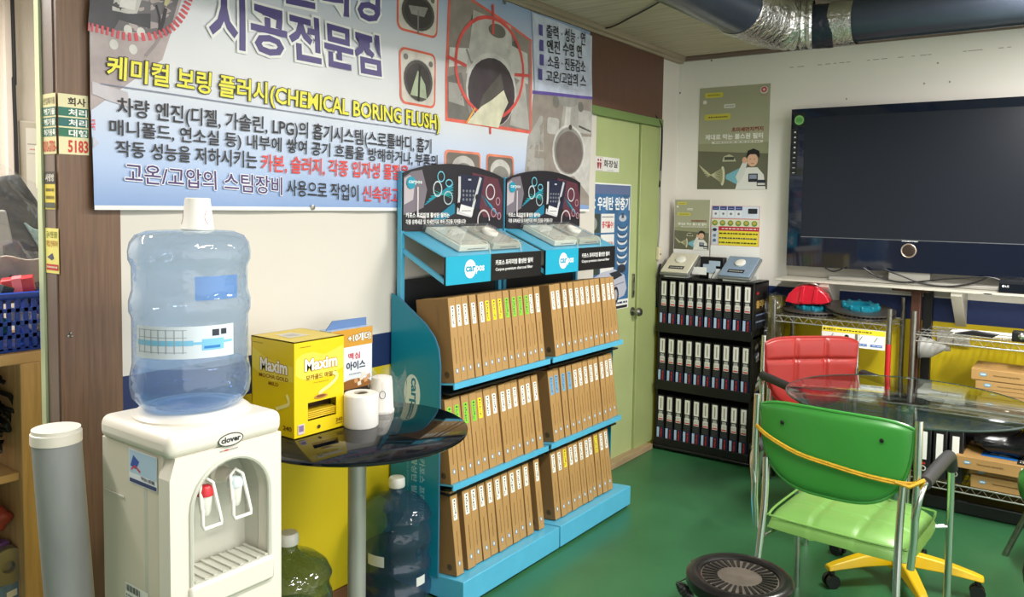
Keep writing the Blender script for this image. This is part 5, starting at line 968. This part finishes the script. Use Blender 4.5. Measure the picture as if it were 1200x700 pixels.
# =================================================================== WIRE SHELVES
def wire_shelf(mb, x0, x1, y0, y1, z):
    for zz in (z, z - .032):
        mb.tube([(x0, y0, zz), (x1, y0, zz), (x1, y1, zz), (x0, y1, zz)], .0035, 6, True)
    n = int((x1 - x0) / .028)
    for i in range(1, n): x = x0 + (x1 - x0) * i / n; mb.tube([(x, y0, z), (x, y1, z)], .0018, 4)
    for y in (y0, y1):
        n = int((x1 - x0) / .05); pts = []
        for i in range(n * 2 + 1): pts.append((x0 + (x1 - x0) * i / (2 * n), y, z if i % 2 else z - .032))
        mb.tube(pts, .002, 4)
    for k in (1, 2): y = y0 + (y1 - y0) * k / 3; mb.tube([(x0, y, z - .004), (x1, y, z - .004)], .0025, 4)
WXL, WXR, YF_, YR_ = (.79, 1.375), (1.487, 2.25), -.405, -.06
for nm, (xa, xb), lv, red in (('left', WXL, (.915, .50, .12), True), ('right', WXR, (.885, .545, .165), False)):
    r = thing('wire_rack', '%s chromed wire shelving rack under the television' % nm, 'shelving', ((xa + xb) / 2, -.23, 0), 'chromed wire racks under the television')
    for x_ in (xa, xb):
        for y_ in (YF_, YR_):
            zt = 1.0 if y_ == YF_ else 1.03
            po1 = MB().use(STEEL).tube([(x_, y_, 0), (x_, y_, zt)], .0125, 12).build('post', r)
            MB().use(RUBBER).lathe((x_, y_, 0), [(.016, 0), (.014, .03)], 12).build('foot_cap', po1)
    for z in lv:
        mb = MB().use(WIRE); wire_shelf(mb, xa, xb, YF_, YR_, z); mb.build('wire_deck', r, smooth=60)
    if red: MB().use(mat('red_tape', (186, 30, 34), .4)).tube([(WXL[1], YF_, .52), (WXL[1], YF_, .82)], .0135, 12).build('red_sleeve', r)
# brake discs and caliper
IRON = mat('cast_iron', (104, 98, 94), .35, .8, .15, 20); TEAL = mat('teal_anodised', (24, 128, 150), .3, .4)
def brake(name, label, c, r, rx, ry):
    d = thing(name, label, 'brake disc', c, 'brake discs on the left wire rack', rot=(rx, ry, 0))
    MB().use(IRON).lathe((0, 0, 0), [(r * .5, 0), (r, 0), (r, .008), (r * .5, .008), (r * .5, 0)], 56).lathe((0, 0, .018), [(r * .5, 0), (r, 0), (r, .008), (r * .5, .008), (r * .5, 0)], 56).build('friction_ring', d, False)
    v = MB().use(mat('vane_dark', (40, 38, 38), .6))
    for i in range(48): q = 2 * math.pi * i / 48; v.prism([(-.003, r * .55), (.003, r * .55), (.003, r - .003), (-.003, r - .003)], (0, 0, .008), (math.cos(q), math.sin(q), 0), (-math.sin(q), math.cos(q), 0), (0, 0, .01))
    v.build('cooling_vane', d, False)
    MB().use(TEAL).lathe((0, 0, .0262), [(r * .26, .0), (r * .54, .0), (r * .54, .012), (r * .46, .022), (r * .26, .022), (r * .26, 0)], 40).build('hub', d, False)
    for i in range(10): q = 2 * math.pi * i / 10; MB().use(TEAL).lathe((r * .5 * math.cos(q), r * .5 * math.sin(q), .03), [(.012, 0), (.012, .016), (.006, .022), (0, .022)], 10).build('stud', d, False)
    return d
brake('brake_disc', 'grey brake disc with teal hub lying under the red caliper', (.945, -.235, .921), .155, .03, 0)
brake('brake_disc', 'tilted grey brake disc with teal studded hub right of red caliper', (1.195, -.235, .948), .175, .10, .08)
cl = thing('brake_caliper', 'glossy red brake caliper resting on the left brake disc', 'brake caliper', (.93, -.27, .985), rz=.1); RED = mat('caliper_red', (196, 20, 44), .25, 0, coat=.5)
MB().use(RED).prism([(-.115, 0), (-.095, .045), (-.055, .085), (.0, .095), (.055, .085), (.1, .05), (.12, .01), (.08, -.004), (-.06, -.012)], (0, -.045, 0), (1, 0, 0), (0, 0, 1), (0, .09, 0)).build('caliper_body', cl, False, bev=.006, seg=2)
for x_ in (-.03, .04): MB().use(RED).prism([(x_ - .012, .0), (x_ + .012, .0), (x_ + .02, .09), (x_ + .004, .098)], (0, -.052, 0), (1, 0, 0), (0, 0, 1), (0, .02, 0)).build('bridge_rib', cl, False, bev=.003)
MB().use(STEEL).tube(spl([(-.05, -.02, .085), (-.03, -.025, .1), (.03, -.02, .104), (.06, -.01, .09)]), .005).build('fluid_pipe', cl, False)
pk = thing('price_placard', 'yellow and white printed placard hanging on left wire rack front', 'placard', (1.21, -.42, .785)); MB().use(PAPER).box(1.052, 1.362, -.424, -.421, .788, .885).build('card', pk)
p = Print((0, -.424, 0), (1, 0, 0), (0, 0, 1), (0, -1, 0), .0003); p.rect(1.053, 1.361, .858, .884, (236, 214, 50)).L(); p.scrib(1.13, 1.3, .865, .878, (40, 40, 30), 1, 1); p.text('■ 부품전시', 1.06, 1.12, .865, .878, (60, 60, 40), .02)
for k in range(4):
    a = 1.08 + k * .072; p.rect(a - .004, a + .054, .80, .812, (60, 110, 190)); p.ell(a + .025, .838, .012, .012, (40, 40, 44), 12) if k == 1 else p.line([(a + .015, .825), (a + .03, .85)], .004, (130, 134, 140))
p.L(); p.scrib(1.08, 1.35, .803, .809, (230, 236, 244), 1, 3); p.build('placard_print', pk)
# right rack contents
pa = thing('paper_pile', 'loose white papers and black strap on top of right wire rack', 'papers', (1.65, -.24, .886)); R = random.Random(8)
for k in range(7): a = R.uniform(1.53, 2.05); MB().use(PAPER).box(a, a + .15, -.36 + R.uniform(0, .12), -.2 + R.uniform(0, .1), .888 + k * .002, .8895 + k * .002).build('sheet', pa)
MB().use(BLACK).prism([(0, 0), (.16, -.005), (.19, .012), (.08, .02)], (1.66, -.38, .904), (1, 0, 0), (0, 0, 1), (0, .03, 0)).build('black_strap', pa, bev=.003)
kn = thing('clamp_knob', 'black clamp with round silver knob at right end of wire rack top', 'clamp', (1.93, -.35, .89)); MB().use(BLACK).box(1.90, 1.99, -.38, -.32, .89, .94).build('clamp_body', kn, bev=.008); MB().use(CHROME).lathe((1.94, -.38, .92), [(.014, 0), (.014, -.012), (0, -.016)], 16, 'y').build('knob', kn)
fn = thing('grey_funnel', 'grey plastic funnel lying sideways under top deck of right wire rack', 'funnel', (1.53, -.2, .77)); q0_ = Vector(onp(1090, 408, 1, -.2)); q1_ = Vector(onp(1106, 408, 1, -.16))
MB().use(mat('grey_funnel_plastic', (160, 160, 156), .4)).tube([q0_ + Vector((-.04, 0, 0)), q0_, q1_, q1_ + Vector((.03, 0, 0))], [.055, .05, .016, .014], 24).build('cone', fn); MB().use(mat('funnel_rim_grey', (120, 120, 118), .4)).tube([q0_ + Vector((-.05, 0, 0)), q0_ + Vector((-.038, 0, 0))], .058, 24).build('rim', fn)
sg = thing('silver_fixture', 'pale grey ventilation cover on the yellow wall under wire rack', 'cover', (1.60, -.004, .82)); MB().use(SHW).box(1.535, 1.69, -.02, -.001, .79, .87).build('cover_plate', sg, bev=.004); MB().use(BLACK).box(1.613, 1.616, -.021, -.02, .79, .87).build('seam', sg)
def flatbox(x0, x1, z0, h, label, d=.26, big=False, yf=-.40):
    r = thing('filter_carton', label, 'carton', ((x0 + x1) / 2, yf + d / 2, z0), 'flat brown filter cartons on the right wire rack')
    MB().use(CARD).box(x0, x1, yf, yf + d, z0, z0 + h).build('carton', r, bev=.0015); MB().use(CARDE).box(x0 + .001, x1 - .001, yf - .0005, yf, z0 + .0005, z0 + .003).build('flap_edge', r)
    p = Print((0, yf - .0005, z0), (1, 0, 0), (0, 0, 1), (0, -1, 0), .0003); p.ell(x0 + .05, h * .55, .016, .009, (110, 160, 190), 16).L(); p.rect(x0 + .04, x0 + .06, h * .5, h * .6, (226, 232, 236)); p.text('Carpos premium charcoal filter', x0 + .09, x0 + .2, h * .42, h * .62, (100, 74, 40), .02); p.build('carton_print', r)
    MB().use(PAPER).box(x0 + .27, x0 + .36, yf - .0012, yf - .0002, z0 + h * .15, z0 + h * .85).build('label', r); return r
zz = .552
a = flatbox(1.775, 2.16, zz, .058, 'flat brown carton with grey label, bottom of stack on middle wire deck', .25)
for z_, x_, lb in ((.612, 1.79, 'flat brown carton third down in stack on middle wire deck'), (.652, 1.765, 'flat brown carton second from top in stack on middle wire deck'), (.695, 1.745, 'flat brown carton topmost of stack on middle wire deck')): flatbox(x_, x_ + .40, z_, .04 if z_ < .69 else .052, lb, .25)
p = Print((0, 0, .748), (1, 0, 0), (0, 1, 0), (0, 0, 1), .0004); 
bnd = []
for i, x_ in enumerate((1.525, 1.595, 1.665)):
    r = thing('ring_binder', '%s black binder with white spine label on the low right wire deck' % ('leftmost', 'middle', 'rightmost')[i], 'binder', (x_ + .03, -.27, .17), 'black binders on the low right wire deck')
    MB().use(mat('binder_black', (28, 28, 32), .3)).box(x_, x_ + .062, -.39, -.12, .17, .43).build('cover', r, bev=.004); MB().use(PAPER).box(x_ + .014, x_ + .044, -.3912, -.3898, .26, .40).build('spine_label', r); MB().use(CHROME).box(x_ + .012, x_ + .05, -.32, -.2, .4295, .4312).build('top_clip', r)
    p = Print((0, -.391, 0), (1, 0, 0), (0, 0, 1), (0, -1, 0), .0004); p.ell(x_ + .03, .215, .014, .014, (210, 208, 204), 16).L(); p.ell(x_ + .03, .215, .009, .009, (30, 30, 32), 14); p.rect(x_ + .02, x_ + .04, .235, .245, (180, 40, 40)); p.build('spine_print', r)
flatbox(1.765, 2.14, .17, .06, 'brown carton with white label, lowest on bottom wire deck', .26)
flatbox(1.755, 2.14, .232, .028, 'thin brown carton between two others on bottom wire deck', .24, yf=-.385)
t3 = flatbox(1.70, 2.10, .262, .058, 'brown carton with blue printed lid, topmost on bottom wire deck', .26, yf=-.43)
p = Print((0, 0, .3205), (1, 0, 0), (0, 1, 0), (0, 0, 1), .0004); p.rect(1.80, 2.0, -.36, -.22, (30, 110, 190)); p.rect(1.95, 2.09, -.41, -.3, (36, 34, 32)).L(); p.ell(1.88, -.29, .05, .025, (214, 228, 238)).L(); p.text('carpos', 1.845, 1.97, -.31, -.28, (240, 244, 248), .02); p.scrib(1.96, 2.08, -.39, -.33, (220, 214, 200), 2, 1); pq = p.build('lid_print', t3)
def bagfn(i, j):
    a = 2 * math.pi * i; b = math.pi * (j - .5) * .98
    k = 1 + .18 * math.sin(5 * a + 2 * b) * math.cos(b) + .1 * math.sin(11 * a)
    return (1.96 + .19 * k * math.cos(a) * math.cos(b) - .08 * max(0, -math.cos(a)) * math.cos(b), -.27 + .09 * k * math.sin(a) * math.cos(b), .385 + .062 * k * math.sin(b) + .05 * max(0, math.cos(a)) * max(0, math.sin(b)))
tag(recenter(MB().use(mat('black_bag_plastic', (16, 16, 20), .22, 0, .2, 20)).surf(bagfn, 36, 18).build('plastic_bag'), (1.96, -.27, .322)), 'crumpled black plastic bag on the brown cartons at the right', 'bag')
tag(recenter(MB().use(BLACK).box(1.55, 2.2, -.33, -.1, .0, .07).build('floor_crate', bev=.01), (1.87, -.2, 0)), 'low black crate on the floor under right wire rack', 'crate')
pl_ = thing('paper_stack', 'white papers piled on the middle deck of left wire rack', 'papers', (1.1, -.25, .5))
for k in range(5): MB().use(PAPER).box(.95 + k * .03, 1.30 + k * .01, -.38 + k * .01, -.14, .503 + k * .006, .507 + k * .006).build('sheet', pl_)
tag(recenter(MB().use(mat('white_tissue_box', (206, 204, 198), .5)).box(1.51, 1.72, -.37, -.15, .55, .60).build('white_box', bev=.004), (1.6, -.26, .55)), 'flat white packet left of brown cartons on the middle wire deck', 'packet')
# =================================================================== CHAIRS, TABLE, STOOL
def chair(name, label, loc, rz, seat_m, back_m, tufts, band=False, arm_m=RUBBER, drop=.265, wk=.96):
    r = thing(name, label, 'chair', loc, rz=rz)
    CH = CHROME
    # seat cushion: rounded slab with tufting
    def top(u, v):
        x, y = (u - .5) * .472, (v - .5) * .45; ex = 1 - abs(2 * u - 1) ** 6; ey = 1 - abs(2 * v - 1) ** 6
        z = .395 + .065 * (ex * ey) ** .5 if ex * ey > 0 else .395
        gx = min(abs(x - .075), abs(x + .075)); gy = min(abs(y - .075), abs(y + .075), 9)
        z -= .006 * math.exp(-(gx / .008) ** 2) + .006 * math.exp(-(gy / .008) ** 2)
        sx = 1 - .06 * (abs(2 * v - 1) ** 4); sy = 1 - .05 * (abs(2 * u - 1) ** 4)
        return (x * sx, y * sy, z)
    MB().use(seat_m).surf(top, 48, 48).build('seat', r, False, smooth=80)
    MB().use(seat_m).surf(lambda u, v: (lambda q: (q[0], q[1], .395 - .025 * (1 - max(abs(2 * u - 1), abs(2 * v - 1)) ** 5)))(top(u, v)), 16, 16).build('seat_base', r, False, smooth=80)
    per = [top(u, v) for u, v in [(i / 16, 0.012) for i in range(17)] + [(.988, i / 16) for i in range(17)] + [(1 - i / 16, .988) for i in range(17)] + [(.012, 1 - i / 16) for i in range(17)]]
    MB().use(seat_m).tube([(x * 1.004, y * 1.004, .437) for x, y, z in per], .0042, 6, True).build('seat_piping', r, False)
    # backrest: straight top, deep curved bottom
    def outline(t):   # t 0..1 along the bottom curve left->right
        a = math.pi * t; return (-.238 * wk * math.copysign(abs(math.cos(a)) ** .62, math.cos(a)), .835 - drop * math.sin(a) ** .72)
    def bk(side):
        def fn(u, v):
            x, zb = outline(u * .98 + .01); zt = .852 - .02 * (abs(x) / .238) ** 6; z = zb + (zt - zb) * v
            bulge = max(0, 1 - (abs(x) / (.243 * max(1, wk))) ** 8) * max(0, 1 - abs(2 * v - 1) ** 8)
            y = -.255 - .03 * (1 - (x / .238) ** 2) * .6
            if side > 0:
                yy = y + .022 * bulge ** .5
                if tufts:
                    gx = min(abs(x - .08), abs(x + .08)); gz = abs(z - .74); yy -= .012 * math.exp(-(gx / .009) ** 2) * bulge + .012 * math.exp(-(gz / .009) ** 2) * bulge
                return (x, yy, z)
            return (x, y - .016 * bulge ** .5, z)
        return fn
    MB().use(back_m).surf(bk(1), 120, 50).surf(bk(-1), 64, 20).build('backrest', r, False, smooth=70)
    edge = [bk(1)(i / 30, 0) for i in range(31)] + [bk(1)(1 - i / 12, 1) for i in range(13)]
    MB().use(back_m).tube([(x * 1.005, y, z) for x, y, z in edge], .006, 8, True).build('back_piping', r, False)
    b = MB().use(BLACK)
    for x_ in (-.155, .155): b.lathe((x_, -.288, .79), [(.007, 0), (.006, -.002), (0, -.003)], 12, 'y')
    b.build('back_screw', r, False)
    for s in (-1, 1):
        MB().use(CH).tube([(s * .252, -.262, .865), (s * .254, -.262, .7), (s * .252, -.26, .5), (s * .245, -.255, .40)], .0115, 12).build('back_post', r, False)
        MB().use(CH).tube(spl([(s * .215, -.262, .655), (s * .212, -.272, .5), (s * .218, -.30, .3), (s * .23, -.345, 0)], 4), .012, 12).build('rear_leg', r, False)
        arm = spl([(s * .252, -.262, .56), (s * .262, -.255, .64), (s * .268, -.2, .668), (s * .268, -.08, .668), (s * .268, .08, .668), (s * .268, .15, .655), (s * .267, .185, .60), (s * .266, .215, .4), (s * .266, .235, 0)], 5)
        al = MB().use(CH).tube(arm, .012, 12).build('arm_leg', r, False)
        MB().use(arm_m).tube(spl([(s * .268, -.23, .668), (s * .268, -.1, .67), (s * .268, .07, .67), (s * .268, .145, .66), (s * .267, .185, .61)], 5), [.021] * 21, 14).build('arm_pad', r, False)
        MB().use(CH).lathe((s * .268, -.235, .668), [(.012, .004), (.012, 0), (0, -.004)], 12, 'y').build('arm_cap', r, False)
        MB().use(CH).tube([(s * .19, .16, .39), (s * .265, .217, .395)], .008, 8).build('side_rail', r, False)
        MB().use(CH).tube([(s * .19, -.14, .385), (s * .216, -.287, .38)], .007, 8).build('side_rail', r, False)
    if band:
        mb = MB().use(mat('yellow_elastic', (206, 160, 30), .6, 0, .2, 60))
        pts = spl([(-.262, -.262, .76), (-.2, -.296, .735), (-.1, -.305, .70), (0, -.305, .685), (.12, -.302, .672), (.22, -.29, .668), (.262, -.268, .672)], 5)
        for dz in (0, .007): mb.tube([(x, y, z + dz) for x, y, z in pts], .004, 6)
        mb.tube([(.262, -.268, .675), (.268, -.245, .673), (.262, -.235, .674), (.25, -.25, .674)], .006, 6, True); mb.tube([(.2, -.297, .674), (.24, -.292, .666), (.275, -.275, .69), (.262, -.262, .66)], .006, 6)
        mb.build('elastic_band', r, False)['label'] = 'yellow elastic band tied round the backrest'
    return r
GS = mat('green_vinyl_seat', (112, 158, 78), .38, 0, .05, 8); GBk = mat('green_vinyl_back', (54, 132, 52), .3, 0, .08, 4); RV = mat('red_vinyl', (158, 46, 42), .32, 0, .08, 8)
chair('arm_chair', 'green vinyl chair with yellow band, seen from behind in the foreground', (1.560, -1.855, 0), -.05, GS, GBk, False, True, wk=.99)
chair('arm_chair', 'red tufted vinyl chair facing the glass table from the corner', (1.245, -.835, 0), -2.36, RV, RV, True, drop=.34, wk=1.04)
sx2, sy2 = 2.17, -.84
gs = thing('round_stool', 'green cushioned stool with steel legs cut off at right edge', 'stool', (sx2, sy2, 0))
MB().use(GBk).lathe((sx2, sy2, 0), [(.15, .30), (.178, .315), (.188, .35), (.186, .40), (.16, .432), (.1, .44), (0, .442)], 40).build('cushion', gs)
for k in range(4):
    a_ = A(157 + 90 * k); MB().use(STEEL).tube([(sx2 + .13 * math.cos(a_), sy2 + .13 * math.sin(a_), .31), (sx2 + .245 * math.cos(a_), sy2 + .245 * math.sin(a_), 0)], .0125, 12).build('leg', gs)
jk = blob('dark_jacket', 'dark cloth bundle standing on floor at the lower right edge', 'jacket', (2.13, -1.27, .17), (.09, .09, .17), (34, 36, 38), 7, .85)
# glass table on a yellow five-star base
GX, GY, GZ, GR = 1.615, -1.28, .745, .455
gt = thing('glass_table', 'round clear glass table on yellow star base with castors', 'table', (GX, GY, 0))
MB().use(clear('table_glass', (228, 234, 230), .1, .02)).lathe((GX, GY, GZ), [(GR - .003, -.008), (GR, -.006), (GR, -.001), (GR - .003, 0)], 80).build('glass_top', gt)
MB().use(mat('glass_edge_dark', (46, 60, 56), .1)).tube([(GX + GR * math.cos(t), GY + GR * math.sin(t), GZ - .004) for t in [2 * math.pi * i / 96 for i in range(96)]], .0042, 8, True).build('glass_rim', gt)
MB().use(CHROME).lathe((GX, GY, GZ - .008), [(.03, -.05), (.035, -.02), (.085, -.008), (.088, 0)], 36).build('mounting_disc', gt)
MB().use(CHROME).lathe((GX, GY, 0), [(.03, .12), (.03, .70)], 24).build('column', gt)
YB = mat('yellow_base_plastic', (232, 186, 20), .35, 0, .06, 12)
MB().use(YB).lathe((GX, GY - .04, 0), [(.045, .07), (.055, .09), (.05, .14), (.032, .16)], 24).build('hub', gt)
for k in range(5):
    a_ = A(-62 + 72 * k); d_ = Vector((math.cos(a_), math.sin(a_), 0)); n_ = Vector((-d_.y, d_.x, 0)); o_ = Vector((GX, GY - .04, 0))
    vs = []
    for t_, wd_, zt, zb in ((.03, .034, .14, .085), (.16, .03, .125, .085), (.27, .024, .10, .075), (.305, .02, .09, .07)):
        for sgn in (-1, 1): vs += [tuple(o_ + d_ * t_ + n_ * wd_ * sgn + Vector((0, 0, zb))), tuple(o_ + d_ * t_ + n_ * wd_ * .7 * sgn + Vector((0, 0, zt)))]
    fs = []
    for i in range(3): b_ = i * 4; fs += [(b_ + 1, b_ + 3, b_ + 7, b_ + 5), (b_, b_ + 4, b_ + 6, b_ + 2), (b_, b_ + 1, b_ + 5, b_ + 4), (b_ + 2, b_ + 6, b_ + 7, b_ + 3)]
    fs += [(0, 2, 3, 1), (12, 13, 15, 14)]
    leg = MB().use(YB).add(vs, fs).build('star_leg', gt, bev=.005)
    cp = o_ + d_ * .285; cm_ = MB().use(BLACK)
    for sgn in (-1, 1):
        c0 = cp + n_ * .014 * sgn; cm_.tube([c0 + Vector((0, 0, .027)) - n_ * .008, c0 + Vector((0, 0, .027)) + n_ * .008], .027, 20)
    cm_.tube([cp + Vector((0, 0, .04)), cp + Vector((0, 0, .075))], .012, 10); cm_.build('castor', leg)
# black round stool
sx_, sy_ = 1.425, -2.585
so_ = thing('round_stool', 'small black round metal stool with ribbed top in the foreground', 'stool', (sx_, sy_, 0))
SB = mat('black_enamel', (30, 28, 28), .25, .3, .3, 14)
MB().use(SB).lathe((sx_, sy_, .45), [(.125, -.045), (.146, -.04), (.15, -.03), (.15, -.008), (.142, 0), (.125, .002), (.112, -.004), (.11, -.01), (0, -.01)], 56).build('seat_rim', so_)
MB().use(mat('worn_centre', (92, 84, 76), .45, .3, .3, 25)).lathe((sx_, sy_, .441), [(.109, -.002), (.109, 0), (.03, .002), (0, .003)], 48).build('seat_disc', so_)
rb = MB().use(SB)
for k in range(32):
    a_ = 2 * math.pi * k / 32; d_ = (math.cos(a_), math.sin(a_), 0); n_ = (-math.sin(a_), math.cos(a_), 0); rb.prism([(.062, -.0035), (.105, -.005), (.105, .005), (.062, .0035)], (sx_, sy_, .441), d_, n_, (0, 0, .0035))
rb.build('seat_rib', so_)['kind'] = 'stuff'
for k in range(4):
    a_ = A(45 + 90 * k); MB().use(STEEL).tube([(sx_ + .1 * math.cos(a_), sy_ + .1 * math.sin(a_), .42), (sx_ + .15 * math.cos(a_), sy_ + .15 * math.sin(a_), 0)], .01, 10).build('leg', so_)
MB().use(STEEL).tube([(sx_ + .135 * math.cos(t), sy_ + .135 * math.sin(t), .14) for t in [2 * math.pi * i / 32 for i in range(32)]], .006, 8, True).build('ring_brace', so_)
hw = [tuple(onp(px, py, 2, z_)) for px, py, z_ in ((823, 653, .44), (810, 658, .43), (807, 677, .40), (793, 684, .39))]
MB().use(CHROME).tube(hw, .003, 8).build('wire_handle', so_)
g0, g1 = Vector(onp(793, 683, 2, .39)), Vector(onp(822, 712, 2, .30))
pts = [g0.lerp(g1, i / 24) for i in range(25)]; MB().use(mat('ribbed_grip', (60, 60, 60), .3, .5)).tube(pts, [(.004 + .011 * math.sin(math.pi * min(1, i / 16))) * (1 + .25 * (i % 2)) for i in range(25)], 12).build('ribbed_grip', so_)
